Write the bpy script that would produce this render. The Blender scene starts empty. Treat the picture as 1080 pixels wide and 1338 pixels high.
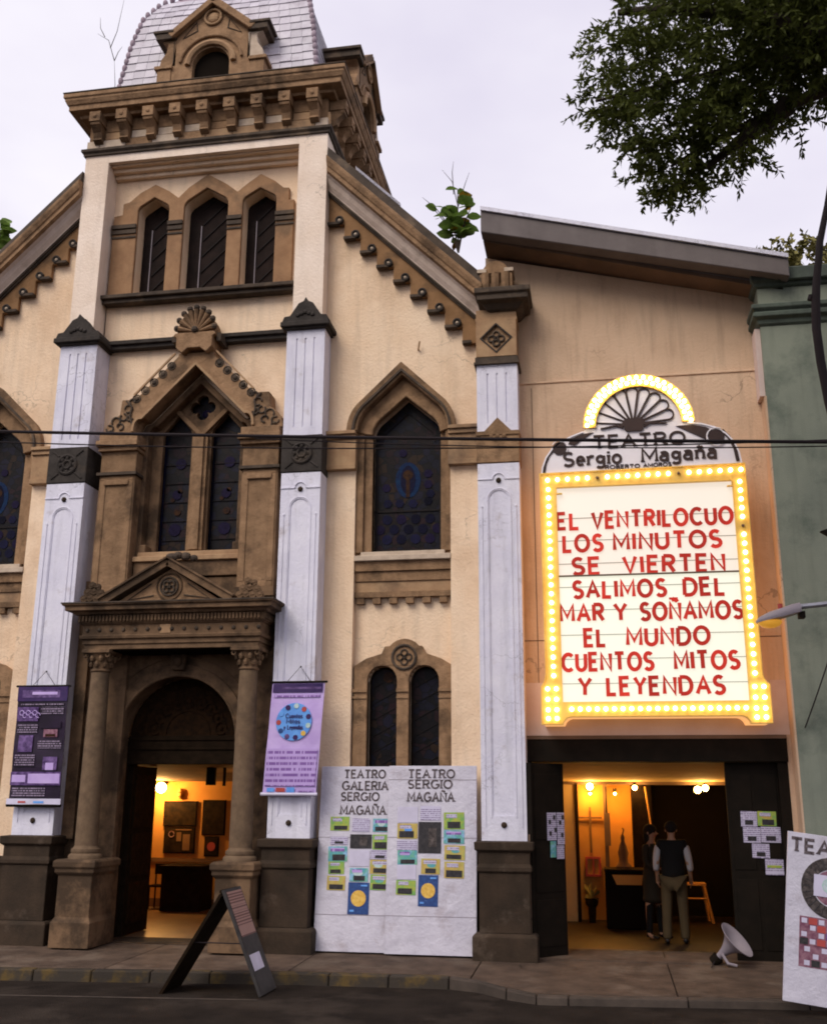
import bpy, bmesh, math, random
from math import sin, cos, pi, radians, sqrt
from mathutils import Vector, Matrix
from mathutils.geometry import tessellate_polygon
random.seed(7)
S = 1.16                     # metres per drawing unit
C = bpy.context.scene
COL = C.collection

# ------------------------------------------------------------------ camera
cd = bpy.data.cameras.new('camera'); cam = bpy.data.objects.new('camera', cd); COL.objects.link(cam)
Rm = Matrix(((0.98538, 0.03948, 0.16573), (0.17026, -0.26117, -0.95016), (0.00577, 0.96449, -0.26407)))
cam.matrix_world = Matrix.Translation(Vector((0, -12.6, 1.8)) * S) @ Rm.to_4x4()
cd.sensor_fit = 'HORIZONTAL'; cd.sensor_width = 36; cd.lens = 36 * 1372 / 1080
cd.clip_start = .1; cd.clip_end = 900
C.camera = cam
# ------------------------------------------------------------------ sky, sun, exposure
SUN_EL, SUN_AZ = radians(46), radians(28)      # azimuth: to the left of the facade normal
w = bpy.data.worlds.new("World"); C.world = w; w.use_nodes = True
nt = w.node_tree; nt.nodes.clear()
o_ = nt.nodes.new('ShaderNodeOutputWorld'); bg = nt.nodes.new('ShaderNodeBackground'); bg.inputs[1].default_value = .1
sky = nt.nodes.new('ShaderNodeTexSky'); sky.sky_type = 'NISHITA'; sky.sun_disc = False
sky.sun_elevation = SUN_EL; sky.sun_rotation = radians(180) + SUN_AZ
tc = nt.nodes.new('ShaderNodeTexCoord'); mp = nt.nodes.new('ShaderNodeMapping'); mp.inputs['Scale'].default_value = (1, 1, 2.2)
nz = nt.nodes.new('ShaderNodeTexNoise'); nz.inputs['Scale'].default_value = 1.7; nz.inputs['Detail'].default_value = 5; nz.inputs['Roughness'].default_value = .5
rp = nt.nodes.new('ShaderNodeValToRGB'); rp.color_ramp.elements[0].position = .34; rp.color_ramp.elements[1].position = .66
rp.color_ramp.elements[0].color = (4.5, 4.2, 5.15, 1); rp.color_ramp.elements[1].color = (6.3, 6.05, 6.45, 1)
mx = nt.nodes.new('ShaderNodeMix'); mx.data_type = 'RGBA'; mx.inputs[0].default_value = .94
L = nt.links.new
L(tc.outputs['Generated'], mp.inputs[0]); L(mp.outputs[0], nz.inputs['Vector']); L(nz.outputs[0], rp.inputs[0])
L(sky.outputs[0], mx.inputs[6]); L(rp.outputs[0], mx.inputs[7]); L(mx.outputs[2], bg.inputs[0]); L(bg.outputs[0], o_.inputs[0])
sd = bpy.data.lights.new('sun', 'SUN'); sd.energy = 1.5; sd.angle = radians(35); sd.color = (1, .91, .80)
sun = bpy.data.objects.new('sun', sd); COL.objects.link(sun)
sv = Vector((-sin(SUN_AZ) * cos(SUN_EL), -cos(SUN_AZ) * cos(SUN_EL), sin(SUN_EL)))
sun.rotation_euler = sv.to_track_quat('Z', 'Y').to_euler(); sun.location = sv * 40
C.view_settings.view_transform = 'Standard'; C.view_settings.look = 'None'
C.view_settings.exposure = 0.75; C.view_settings.gamma = 1; C.view_settings.use_curve_mapping = False
C.render.engine = 'CYCLES'
C.cycles.use_denoising = True; C.cycles.max_bounces = 6; C.cycles.diffuse_bounces = 4; C.cycles.filter_width = 1.9
C.cycles.caustics_reflective = False; C.cycles.caustics_refractive = False; C.cycles.sample_clamp_indirect = 4

# ------------------------------------------------------------------ mesh helpers
ORG = {}
def org(o): return ORG.get(o.name, Vector((0, 0, 0))) if o else Vector((0, 0, 0))
class MB:
    def __init__(s, T=None, mir=False): s.v = []; s.f = []; s.m = []; s.k = 0; s.T = T; s.mir = mir
    def add(s, vs, fs):
        b = len(s.v)
        for p in vs:
            if s.T: p = s.T(*p)
            if s.mir: p = (2 * CX - p[0], p[1], p[2])
            s.v.append(tuple(p))
        for f in fs: s.f.append(tuple(i + b for i in f)); s.m.append(s.k)
        return s
    def box(s, x0, x1, y0, y1, z0, z1):
        return s.add([(x0,y0,z0),(x1,y0,z0),(x1,y1,z0),(x0,y1,z0),(x0,y0,z1),(x1,y0,z1),(x1,y1,z1),(x0,y1,z1)],
                     [(0,1,2,3),(4,7,6,5),(0,4,5,1),(1,5,6,2),(2,6,7,3),(3,7,4,0)])
    def plate(s, outer, holes, y0, y1, ax='y'):
        loops = [outer] + list(holes); flat = [p for l in loops for p in l]
        tris = tessellate_polygon([[Vector((p[0], p[1], 0)) for p in l] for l in loops])
        n = len(flat)
        def P(p, d): return (p[0], d, p[1]) if ax == 'y' else ((d, p[0], p[1]) if ax == 'x' else (p[0], p[1], d))
        vs = [P(p, y0) for p in flat] + [P(p, y1) for p in flat]
        fs = [tuple(t) for t in tris] + [tuple(i + n for i in reversed(t)) for t in tris]
        b = 0
        for l in loops:
            m = len(l)
            for i in range(m): j = (i + 1) % m; fs.append((b+i, b+j, b+j+n, b+i+n))
            b += m
        return s.add(vs, fs)
    def ring(s, prof, x0, x1, y0, y1):           # moulding swept round a rectangle; prof = [(out, z)...]
        vs = []; fs = []
        for d, z in prof: vs += [(x0-d,y0-d,z),(x1+d,y0-d,z),(x1+d,y1+d,z),(x0-d,y1+d,z)]
        for i in range(len(prof)-1):
            for j in range(4): k = (j+1) % 4; fs.append((4*i+j, 4*i+k, 4*i+4+k, 4*i+4+j))
        fs += [(0,3,2,1), tuple(4*(len(prof)-1)+q for q in range(4))]
        return s.add(vs, fs)
    def lathe(s, prof, cx, cy, n=20, cz=0):        # prof = [(r, z)...]
        vs = []; fs = []
        for r, z in prof:
            for j in range(n): a = 2*pi*j/n; vs.append((cx+r*cos(a), cy+r*sin(a), cz+z))
        for i in range(len(prof)-1):
            for j in range(n): k = (j+1) % n; fs.append((n*i+j, n*i+k, n*i+n+k, n*i+n+j))
        fs += [tuple(range(n-1, -1, -1)), tuple(n*(len(prof)-1)+q for q in range(n))]
        return s.add(vs, fs)
    def tube(s, pts, r, n=8, cap=True):
        pts = [Vector(p) for p in pts]; rs = r if isinstance(r, (list, tuple)) else [r]*len(pts)
        vs = []; fs = []; up = None
        for i, p in enumerate(pts):
            t = (pts[min(i+1, len(pts)-1)] - pts[max(i-1, 0)]).normalized()
            if up is None: up = Vector((0,0,1)) if abs(t.z) < .9 else Vector((1,0,0))
            a = t.cross(up).normalized(); b = a.cross(t).normalized(); up = b
            for j in range(n): q = 2*pi*j/n; vs.append(tuple(p + a*rs[i]*cos(q) + b*rs[i]*sin(q)))
        for i in range(len(pts)-1):
            for j in range(n): k = (j+1) % n; fs.append((n*i+j, n*i+k, n*i+n+k, n*i+n+j))
        if cap: fs += [tuple(range(n-1, -1, -1)), tuple(n*(len(pts)-1)+q for q in range(n))]
        return s.add(vs, fs)
    def torus(s, cx, cy, cz, R, r, n=18, m=6, a0=0, a1=360, ax='y'):
        pts = [(a0 + (a1-a0)*i/n) for i in range(n+1)]
        P = [((cx+R*cos(radians(a)), cy, cz+R*sin(radians(a))) if ax == 'y' else (cx, cy+R*cos(radians(a)), cz+R*sin(radians(a)))) for a in pts]
        return s.tube(P, r, m)
    def ball(s, cx, cy, cz, rx, ry=None, rz=None, n=10, m=6):
        ry = ry or rx; rz = rz or rx; vs = [(cx,cy,cz+rz)]; fs = []
        for i in range(1, m):
            t = pi*i/m
            for j in range(n): a = 2*pi*j/n; vs.append((cx+rx*sin(t)*cos(a), cy+ry*sin(t)*sin(a), cz+rz*cos(t)))
        vs.append((cx,cy,cz-rz)); e = len(vs)-1
        for j in range(n): k = (j+1) % n; fs += [(0,1+k,1+j), (e, 1+(m-2)*n+j, 1+(m-2)*n+k)]
        for i in range(m-2):
            for j in range(n): k = (j+1) % n; b = 1+i*n; fs.append((b+j,b+k,b+n+k,b+n+j))
        return s.add(vs, fs)
    def line(s, pts, wd, y0, y1):                 # flat stroke in the x-z plane with mitred corners
        closed = len(pts) > 2 and abs(pts[0][0]-pts[-1][0]) < 1e-6 and abs(pts[0][1]-pts[-1][1]) < 1e-6
        P = pts[:-1] if closed else pts; n = len(P); A = []; B = []
        for i in range(n):
            a = P[(i-1) % n] if (closed or i > 0) else None; c = P[(i+1) % n] if (closed or i < n-1) else None; b = P[i]
            ds = []
            if a: d = Vector((b[0]-a[0], b[1]-a[1])); ds.append(d.normalized())
            if c: d = Vector((c[0]-b[0], c[1]-b[1])); ds.append(d.normalized())
            ns = [Vector((-d.y, d.x)) for d in ds]
            if len(ns) == 2:
                q = ns[0]+ns[1]; q = q.normalized() if q.length > 1e-4 else ns[0]; q = q / max(.72, q.dot(ns[0]))
            else: q = ns[0]
            A.append((b[0]+q.x*wd/2, b[1]+q.y*wd/2)); B.append((b[0]-q.x*wd/2, b[1]-q.y*wd/2))
        vs = []; fs = []
        for i in range(n): vs += [(A[i][0],y0,A[i][1]),(B[i][0],y0,B[i][1]),(B[i][0],y1,B[i][1]),(A[i][0],y1,A[i][1])]
        for i in range(n if closed else n-1):
            a = 4*i; b = 4*((i+1) % n)
            for q in range(4): r = (q+1) % 4; fs.append((a+q, a+r, b+r, b+q))
        if not closed: fs += [(0,1,2,3), (4*n-4,4*n-1,4*n-2,4*n-3)]
        return s.add(vs, fs)
    def mesh(s, name, mats, o=Vector((0,0,0)), smooth=False):
        me = bpy.data.meshes.new(name)
        me.from_pydata([tuple((Vector(p)-o)*S) for p in s.v], [], s.f)
        for m in (mats if isinstance(mats, (list, tuple)) else [mats]): me.materials.append(m)
        if s.k or any(s.m): me.polygons.foreach_set('material_index', s.m)
        bm = bmesh.new(); bm.from_mesh(me); bmesh.ops.recalc_face_normals(bm, faces=bm.faces); bm.to_mesh(me); bm.free()
        if smooth: me.polygons.foreach_set('use_smooth', [True]*len(me.polygons))
        me.update(); return me
    def build(s, name, mats, parent=None, origin=None, smooth=False, bevel=0, **kw):
        po = org(parent); oo = Vector(origin) if origin is not None else po
        ob = bpy.data.objects.new(name, s.mesh(name, mats, oo, smooth)); COL.objects.link(ob)
        ob.parent = parent; ob.location = (oo-po)*S; ORG[ob.name] = oo
        if smooth and smooth != 'all':
            try: ob.data.set_sharp_from_angle(angle=radians(38))
            except Exception: pass
        if bevel:
            b = ob.modifiers.new('bevel', 'BEVEL'); b.width = bevel*S; b.segments = 1; b.limit_method = 'ANGLE'; b.angle_limit = radians(40)
        for k, v_ in kw.items(): ob[k] = v_
        return ob
def inst(name, me, pos, parent, rot=None, scale=None, **kw):
    ob = bpy.data.objects.new(name, me); COL.objects.link(ob); ob.parent = parent; p = Vector(pos)
    ob.location = (p-org(parent))*S; ORG[ob.name] = p
    if rot: ob.rotation_euler = rot
    if scale: ob.scale = scale
    for k, v_ in kw.items(): ob[k] = v_
    return ob
def thing(name, label, cat, loc, group=None):
    o = bpy.data.objects.new(name, None); COL.objects.link(o); o.location = Vector(loc)*S; ORG[o.name] = Vector(loc)
    o.empty_display_size = .2; o['label'] = label; o['category'] = cat
    if group: o['group'] = group
    return o
def T_(o, label, cat, group=None):
    o['label'] = label; o['category'] = cat
    if group: o['group'] = group
    return o
def arc(cx, cz, rx, rz, a0, a1, n=10): return [(cx+rx*cos(radians(a0+(a1-a0)*i/n)), cz+rz*sin(radians(a0+(a1-a0)*i/n))) for i in range(n+1)]
def bez(a, b, c, n=5): return [((1-t)**2*a[0]+2*t*(1-t)*b[0]+t*t*c[0], (1-t)**2*a[1]+2*t*(1-t)*b[1]+t*t*c[1]) for t in [i/n for i in range(n+1)]]
def keel(cx, z0, h, H, c=(.98,.30), k=(.72,.46)):
    r = bez((h,0), (c[0]*h,c[1]*H), (k[0]*h,k[1]*H))
    pts = r + [(0,H)] + [(-x,z) for x, z in reversed(r)]
    return [(cx+x, z0+z) for x, z in pts]
def rect(x0, x1, z0, z1): return [(x0,z0),(x1,z0),(x1,z1),(x0,z1)]

# ------------------------------------------------------------------ materials
def mk(name, base, var=None, scale=3., stain=None, samt=.6, sscale=.7, sth=.52, rough=.88, bump=.25, bscale=35., streak=0., objvar=0., metal=0., spec=.25, emit=None, estr=0., crack=0., cscale=.9, bdist=.012):
    m = bpy.data.materials.new(name); m.use_nodes = True; t = m.node_tree; N = t.nodes; Lk = t.links.new
    b = N['Principled BSDF']; b.inputs['Roughness'].default_value = rough; b.inputs['Metallic'].default_value = metal
    b.inputs['Specular IOR Level'].default_value = spec
    g = N.new('ShaderNodeNewGeometry')
    def noise(sc, det=5, vec=None, ro=.6):
        n = N.new('ShaderNodeTexNoise'); n.inputs['Scale'].default_value = sc; n.inputs['Detail'].default_value = det; n.inputs['Roughness'].default_value = ro
        Lk(vec or g.outputs['Position'], n.inputs['Vector']); return n.outputs[0]
    def ramp(src, a, c):
        r = N.new('ShaderNodeMapRange'); r.inputs[1].default_value = a; r.inputs[2].default_value = c; Lk(src, r.inputs[0]); return r.outputs[0]
    def mix(f, a, c, mode='MIX', k=1.):
        x = N.new('ShaderNodeMix'); x.data_type = 'RGBA'; x.blend_type = mode
        if k != 1.:
            mu = N.new('ShaderNodeMath'); mu.operation = 'MULTIPLY'; mu.inputs[1].default_value = k; Lk(f, mu.inputs[0]); f = mu.outputs[0]
        Lk(f, x.inputs[0])
        for i, q in ((6, a), (7, c)):
            if isinstance(q, (tuple, list)): x.inputs[i].default_value = (*q, 1)
            else: Lk(q, x.inputs[i])
        return x.outputs[2]
    var = var or tuple(c*.82 for c in base)
    col = mix(ramp(noise(scale), .35, .65), base, var)
    if stain: col = mix(ramp(noise(sscale, 9, ro=.65), sth, sth+.12), col, stain, k=samt)
    if streak:
        mpn = N.new('ShaderNodeMapping'); mpn.inputs['Scale'].default_value = (5, 5, .45); Lk(g.outputs['Position'], mpn.inputs[0])
        col = mix(ramp(noise(1.4, 7, mpn.outputs[0]), .5, .8), col, tuple(c*.35 for c in base), k=streak)
    if crack:
        vo = N.new('ShaderNodeTexVoronoi'); vo.feature = 'DISTANCE_TO_EDGE'; vo.inputs['Scale'].default_value = cscale
        dn_ = N.new('ShaderNodeTexNoise'); dn_.inputs['Scale'].default_value = 3.; dn_.inputs['Detail'].default_value = 7; Lk(g.outputs['Position'], dn_.inputs['Vector'])
        va = N.new('ShaderNodeMix'); va.data_type = 'RGBA'; va.blend_type = 'ADD'; va.inputs[0].default_value = .8; Lk(g.outputs['Position'], va.inputs[6]); Lk(dn_.outputs['Color'], va.inputs[7]); Lk(va.outputs[2], vo.inputs['Vector'])
        cr1 = ramp(vo.outputs['Distance'], .010, .002); msk = ramp(noise(.55, 3), .5, .6)
        mu_ = N.new('ShaderNodeMath'); mu_.operation = 'MULTIPLY'; Lk(cr1, mu_.inputs[0]); Lk(msk, mu_.inputs[1])
        col = mix(mu_.outputs[0], col, tuple(c*.35 for c in base), k=crack)
        col = mix(ramp(noise(30, 3), .70, .76), col, tuple(c*.45 for c in base), k=crack*.5)
    if objvar:
        oi = N.new('ShaderNodeObjectInfo'); r = N.new('ShaderNodeMapRange'); r.inputs[3].default_value = 1-objvar; r.inputs[4].default_value = 1+objvar; Lk(oi.outputs['Random'], r.inputs[0])
        h = N.new('ShaderNodeHueSaturation'); Lk(r.outputs[0], h.inputs['Value']); Lk(col, h.inputs['Color']); col = h.outputs[0]
    Lk(col, b.inputs['Base Color'])
    if bump:
        bp = N.new('ShaderNodeBump'); bp.inputs['Strength'].default_value = bump; bp.inputs['Distance'].default_value = bdist
        Lk(noise(bscale, 6, ro=.65), bp.inputs['Height']); Lk(bp.outputs[0], b.inputs['Normal'])
    if emit: b.inputs['Emission Color'].default_value = (*emit, 1); b.inputs['Emission Strength'].default_value = estr
    return m
def em(name, col, st, base=(.8,.8,.8)):
    m = bpy.data.materials.new(name); m.use_nodes = True; b = m.node_tree.nodes['Principled BSDF']
    b.inputs['Base Color'].default_value = (*base, 1); b.inputs['Emission Color'].default_value = (*col, 1); b.inputs['Emission Strength'].default_value = st
    return m
def leafy(m, k):
    t = m.node_tree; N = t.nodes; Lk = t.links.new; b = N['Principled BSDF']; tr = N.new('ShaderNodeBsdfTranslucent'); x = N.new('ShaderNodeMixShader'); x.inputs[0].default_value = k
    Lk(b.inputs['Base Color'].links[0].from_socket, tr.inputs[0]); Lk(b.outputs[0], x.inputs[1]); Lk(tr.outputs[0], x.inputs[2]); Lk(x.outputs[0], N['Material Output'].inputs[0])
def leaded(name):
    m = mk(name, (.010,.006,.007), (.004,.003,.004), 9, rough=.4, bump=.35, bscale=8, spec=.12); t = m.node_tree; N = t.nodes; Lk = t.links.new; b = N['Principled BSDF']
    g = N.new('ShaderNodeNewGeometry'); v = N.new('ShaderNodeTexVoronoi'); v.inputs['Scale'].default_value = 9; Lk(g.outputs['Position'], v.inputs['Vector'])
    r = N.new('ShaderNodeValToRGB'); r.color_ramp.interpolation = 'CONSTANT'
    for p_, c_ in ((0,(.010,.006,.006,1)),(.25,(.007,.007,.014,1)),(.45,(.016,.007,.009,1)),(.62,(.006,.005,.006,1)),(.78,(.009,.008,.018,1)),(.9,(.022,.012,.007,1))):
        e = r.color_ramp.elements[0] if p_ == 0 else r.color_ramp.elements.new(p_); e.color = c_
    r.color_ramp.elements[-1].color = (.006,.005,.006,1)
    sp = N.new('ShaderNodeSeparateColor'); Lk(v.outputs['Color'], sp.inputs[0]); Lk(sp.outputs[0], r.inputs[0])
    v2 = N.new('ShaderNodeTexVoronoi'); v2.feature = 'DISTANCE_TO_EDGE'; v2.inputs['Scale'].default_value = 9; Lk(g.outputs['Position'], v2.inputs['Vector'])
    mr = N.new('ShaderNodeMapRange'); mr.inputs[1].default_value = .03; mr.inputs[2].default_value = .06; Lk(v2.outputs['Distance'], mr.inputs[0])
    x = N.new('ShaderNodeMix'); x.data_type = 'RGBA'; Lk(mr.outputs[0], x.inputs[0]); x.inputs[6].default_value = (.003,.003,.003,1); Lk(r.outputs[0], x.inputs[7]); Lk(x.outputs[2], b.inputs['Base Color'])
    return m
def printed(name, paper, ink, rows=60., dens=.5, dash=70.):     # paper with lines of small print
    m = mk(name, paper, tuple(c*.93 for c in paper), 6, rough=.6, bump=.05, spec=.3); t = m.node_tree; N = t.nodes; Lk = t.links.new
    b = N['Principled BSDF']; src = b.inputs['Base Color'].links[0].from_socket
    g = N.new('ShaderNodeNewGeometry'); sp = N.new('ShaderNodeSeparateXYZ'); Lk(g.outputs['Position'], sp.inputs[0])
    def ma(op, a, c=None):
        q = N.new('ShaderNodeMath'); q.operation = op
        for i, z in ((0, a), (1, c)):
            if z is None: continue
            if isinstance(z, (int, float)): q.inputs[i].default_value = z
            else: Lk(z, q.inputs[i])
        return q.outputs[0]
    zr = ma('MULTIPLY', sp.outputs[2], rows); fr = ma('FRACT', zr); row = ma('FLOOR', zr)
    on = ma('LESS_THAN', fr, .5)
    cv = N.new('ShaderNodeCombineXYZ'); Lk(ma('MULTIPLY', sp.outputs[0], dash), cv.inputs[0]); Lk(ma('MULTIPLY', row, 7.3), cv.inputs[1])
    nn = N.new('ShaderNodeTexNoise'); nn.inputs['Scale'].default_value = 1; nn.inputs['Detail'].default_value = 2; Lk(cv.outputs[0], nn.inputs['Vector'])
    cv2 = N.new('ShaderNodeCombineXYZ'); Lk(ma('MULTIPLY', row, .61), cv2.inputs[0]); n2 = N.new('ShaderNodeTexNoise'); n2.inputs['Scale'].default_value = 1.7; Lk(cv2.outputs[0], n2.inputs['Vector'])
    f = ma('MULTIPLY', ma('MULTIPLY', on, ma('GREATER_THAN', nn.outputs[0], .45)), ma('GREATER_THAN', n2.outputs[0], 1-dens-.02))
    x = N.new('ShaderNodeMix'); x.data_type = 'RGBA'; Lk(f, x.inputs[0]); Lk(src, x.inputs[6]); x.inputs[7].default_value = (*ink, 1); Lk(x.outputs[2], b.inputs['Base Color'])
    return m
M = {}
M['cream'] = mk('cream_stucco', (.83,.645,.465), (.77,.57,.39), 1.3, (.56,.38,.24), .5, .6, .5, rough=.93, bump=.7, bscale=26, streak=.28, crack=.55, bdist=.02)
M['tcream'] = mk('pale_tower_stucco', (.84,.71,.60), (.78,.64,.52), 1.3, (.60,.46,.35), .4, .6, .5, rough=.93, bump=.6, bscale=26, streak=.25, crack=.5, bdist=.02)
M['annex'] = mk('peach_stucco', (.62,.445,.31), (.56,.39,.265), .9, (.44,.31,.21), .5, .45, .5, rough=.93, bump=.6, bscale=24, streak=.45, crack=.6, cscale=.6, bdist=.02)
M['band'] = mk('faded_pink_paint', (.62,.50,.46), (.55,.42,.38), 2, bump=.3)
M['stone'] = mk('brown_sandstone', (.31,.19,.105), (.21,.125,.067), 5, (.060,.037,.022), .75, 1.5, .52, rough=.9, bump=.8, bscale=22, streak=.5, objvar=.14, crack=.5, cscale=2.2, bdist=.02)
M['stonel'] = mk('pale_sandstone', (.40,.26,.145), (.30,.18,.10), 4, (.10,.07,.05), .6, 1.3, .56, bump=.5, bscale=30, streak=.25, objvar=.14)
M['cove'] = mk('pale_cove_render', (.62,.50,.42), (.50,.39,.32), 3, (.25,.19,.15), .6, 1.4, .52, bump=.5, streak=.3)
M['fascia'] = mk('fascia_stone', (.27,.150,.070), (.20,.108,.048), 4, (.08,.05,.03), .6, 2.4, .54, bump=.6, bscale=26, streak=.3)
M['corbel'] = mk('corbel_stone', (.36,.21,.11), (.27,.15,.078), 4, (.12,.08,.05), .6, 1.4, .54, bump=.5, bscale=30, streak=.2, objvar=.08)
M['stonew'] = mk('whitened_stone', (.54,.44,.34), (.42,.33,.25), 6, (.12,.09,.06), .5, 2, .56, bump=.5)
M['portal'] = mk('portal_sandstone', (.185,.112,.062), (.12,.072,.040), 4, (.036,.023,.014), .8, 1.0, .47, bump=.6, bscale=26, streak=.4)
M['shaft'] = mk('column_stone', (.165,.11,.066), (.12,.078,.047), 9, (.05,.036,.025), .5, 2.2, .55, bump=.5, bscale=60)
M['black'] = mk('blackened_stone', (.048,.040,.035), (.028,.023,.020), 6, (.10,.07,.045), .4, 2, .58, bump=.7, bscale=30)
M['coping'] = mk('mossy_coping', (.085,.062,.045), (.045,.034,.026), 4, (.20,.14,.09), .7, 1.6, .56, bump=.8, bscale=22, streak=.3)
M['plinth'] = mk('grimy_plinth_stone', (.050,.032,.020), (.028,.019,.012), 3, (.13,.095,.07), .65, 1.6, .57, bump=.6, bscale=30, streak=.4)
M['lilac'] = mk('lilac_white_paint', (.72,.71,.80), (.63,.62,.73), 2.5, (.38,.33,.33), .6, 2.6, .58, rough=.8, bump=.6, bscale=22, streak=.42, crack=.7, cscale=1.6, bdist=.015)
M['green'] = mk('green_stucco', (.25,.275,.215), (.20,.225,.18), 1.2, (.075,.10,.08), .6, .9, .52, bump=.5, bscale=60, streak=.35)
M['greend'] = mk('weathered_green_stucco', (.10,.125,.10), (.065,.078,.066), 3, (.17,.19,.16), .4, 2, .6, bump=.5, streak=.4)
M['concrete'] = mk('grey_concrete', (.175,.150,.145), (.135,.115,.112), 2, (.12,.10,.10), .5, .8, bump=.3, streak=.25)
M['soffit'] = mk('brown_soffit', (.17,.11,.075), (.12,.08,.055), 2, bump=.3)
M['wood'] = mk('dark_wood', (.020,.012,.007), (.011,.007,.004), 8, bump=.5, bscale=25, rough=.8, spec=.04)
M['carved'] = mk('carved_wood', (.030,.014,.006), (.012,.007,.004), 12, bump=1.0, bscale=16, rough=.8, spec=.05)
M['metal'] = mk('dark_painted_metal', (.014,.010,.007), (.009,.007,.005), 5, bump=.2, rough=.75, spec=.08)
M['lattice'] = mk('dark_lattice', (.026,.018,.016), (.016,.012,.011), 5, bump=.3, spec=.05)
M['bar'] = mk('black_bar', (.014,.011,.011), bump=0)
M['dark'] = mk('dark_interior', (.012,.009,.007), bump=0, spec=.02, rough=1)
M['glass'] = leaded('stained_glass')
M['gblue'] = mk('blue_glass', (.007,.007,.026), (.005,.005,.015), 14, rough=.4, bump=.3, bscale=12, spec=.06, objvar=.6)
M['gcyan'] = mk('cyan_glass', (.007,.028,.075), (.008,.013,.045), 14, rough=.4, bump=.3, spec=.06)
M['gviolet'] = mk('violet_glass', (.013,.009,.034), (.008,.005,.020), 14, rough=.4, bump=.3, spec=.06)
M['gamber'] = mk('amber_glass', (.05,.022,.009), (.02,.010,.009), 14, rough=.4, bump=.3, spec=.06)
M['tile'] = mk('silver_roof_tile', (.50,.475,.53), (.43,.40,.46), 5, (.30,.26,.30), .5, 2.5, .56, rough=.5, bump=.4, objvar=.10, spec=.4)
M['ridge'] = mk('purple_ridge_tile', (.34,.27,.32), (.24,.18,.22), 6, rough=.6, objvar=.15)
M['asphalt'] = mk('asphalt', (.036,.028,.023), (.021,.0165,.014), 2, (.064,.050,.041), .6, .9, .52, rough=.95, spec=.04, bump=1., bscale=45, crack=.6, cscale=.7, bdist=.03)
M['walk'] = mk('worn_pavement', (.115,.079,.058), (.066,.046,.035), 3.5, (.17,.13,.10), .6, 1.3, .52, rough=.85, spec=.12, bump=.8, bscale=30, objvar=.10, crack=.6, cscale=1.1, bdist=.02)
M['kerb'] = mk('kerb_stone', (.07,.053,.042), (.045,.035,.028), 4, bump=.6, objvar=.1)
M['kerby'] = mk('worn_yellow_kerb', (.085,.055,.018), (.05,.038,.024), 6, (.035,.028,.022), .95, 3, .40, bump=.7, objvar=.15)
M['iron'] = mk('cast_iron', (.05,.045,.04), metal=.3, rough=.6, bump=.4)
M['board'] = mk('white_board', (.58,.56,.64), (.51,.49,.57), 3, (.36,.31,.34), .6, 2.6, .56, rough=.42, bump=.8, bscale=5, spec=.5, bdist=.03, streak=.15)
M['ink'] = mk('black_ink', (.03,.022,.022), (.16,.13,.14), 22, bump=0, rough=.7)
M['ink2'] = mk('dark_brown_paint', (.05,.028,.024), (.035,.02,.018), 5, bump=0, rough=.6)
M['white'] = mk('sign_white', (.84,.80,.84), (.78,.72,.75), 2, bump=.05, rough=.5)
M['sbox'] = em('box_side_added_glow', (1, .50, .18), .5, (.7,.35,.08))  # emission added to the box sides to throw orange light onto the wall
M['frame'] = mk('sign_yellow_enamel', (.84,.56,.14), (.76,.45,.09), 3, bump=.05, rough=.5)
M['red'] = mk('red_letter', (.50,.03,.018), (.34,.018,.012), 6, bump=0, rough=.5, objvar=.35, emit=(.75,.03,.012), estr=.16)
M['panel'] = em('backlit_panel', (1, .86, .70), .46, (.3,.3,.3))
M['panel2'] = em('backlit_panel_cool', (.98, .96, .76), .49, (.3,.3,.3))
M['bulb'] = em('warm_bulb', (1, .80, .46), 4.5)
M['lampg'] = em('orange_lamp', (1, .55, .14), 40)
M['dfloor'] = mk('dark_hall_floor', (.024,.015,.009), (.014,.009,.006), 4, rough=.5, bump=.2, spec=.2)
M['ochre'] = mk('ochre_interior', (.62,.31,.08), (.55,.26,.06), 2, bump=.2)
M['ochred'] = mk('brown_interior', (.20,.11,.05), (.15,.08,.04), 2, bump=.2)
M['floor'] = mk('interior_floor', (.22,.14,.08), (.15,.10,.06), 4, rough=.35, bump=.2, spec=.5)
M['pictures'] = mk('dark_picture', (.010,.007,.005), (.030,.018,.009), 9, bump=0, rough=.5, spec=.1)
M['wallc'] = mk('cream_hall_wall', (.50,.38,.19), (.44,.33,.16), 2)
M['grey'] = mk('lamp_grey', (.27,.235,.26), (.25,.22,.25), 6, rough=.5, bump=.1)
M['steel'] = mk('galvanised', (.5,.5,.55), rough=.35, metal=.8, bump=0)
M['amberl'] = em('amber_lens', (1, .45, .04), .2, (.8,.4,.05))
M['cable'] = mk('black_cable', (.02,.014,.016), bump=0)
M['bark'] = mk('tree_bark', (.05,.038,.028), (.03,.022,.016), 10, bump=.8, bscale=20)
M['leaf'] = mk('tree_leaf', (.105,.125,.026), (.055,.068,.014), 2.5, rough=.6, bump=0, spec=.12); leafy(M['leaf'], .30)
M['leaf2'] = mk('bright_leaf', (.19,.29,.06), (.10,.17,.035), 12, rough=.5, bump=0, spec=.2); leafy(M['leaf2'], .35)
M['leafy'] = mk('yellow_leaf', (.45,.26,.02), bump=0)
M['leafo'] = mk('olive_foliage', (.24,.21,.07), (.15,.14,.05), 3, bump=0)
M['skin'] = mk('skin', (.42,.23,.14), bump=0, rough=.6)
M['hair'] = mk('dark_hair', (.012,.008,.006), bump=.3)
M['vest'] = mk('black_vest', (.006,.005,.005), bump=.2)
M['shirt'] = mk('white_shirt', (.5,.46,.46), bump=.2, bscale=20)
M['khaki'] = mk('khaki_trousers', (.085,.058,.028), bump=.2)
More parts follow.
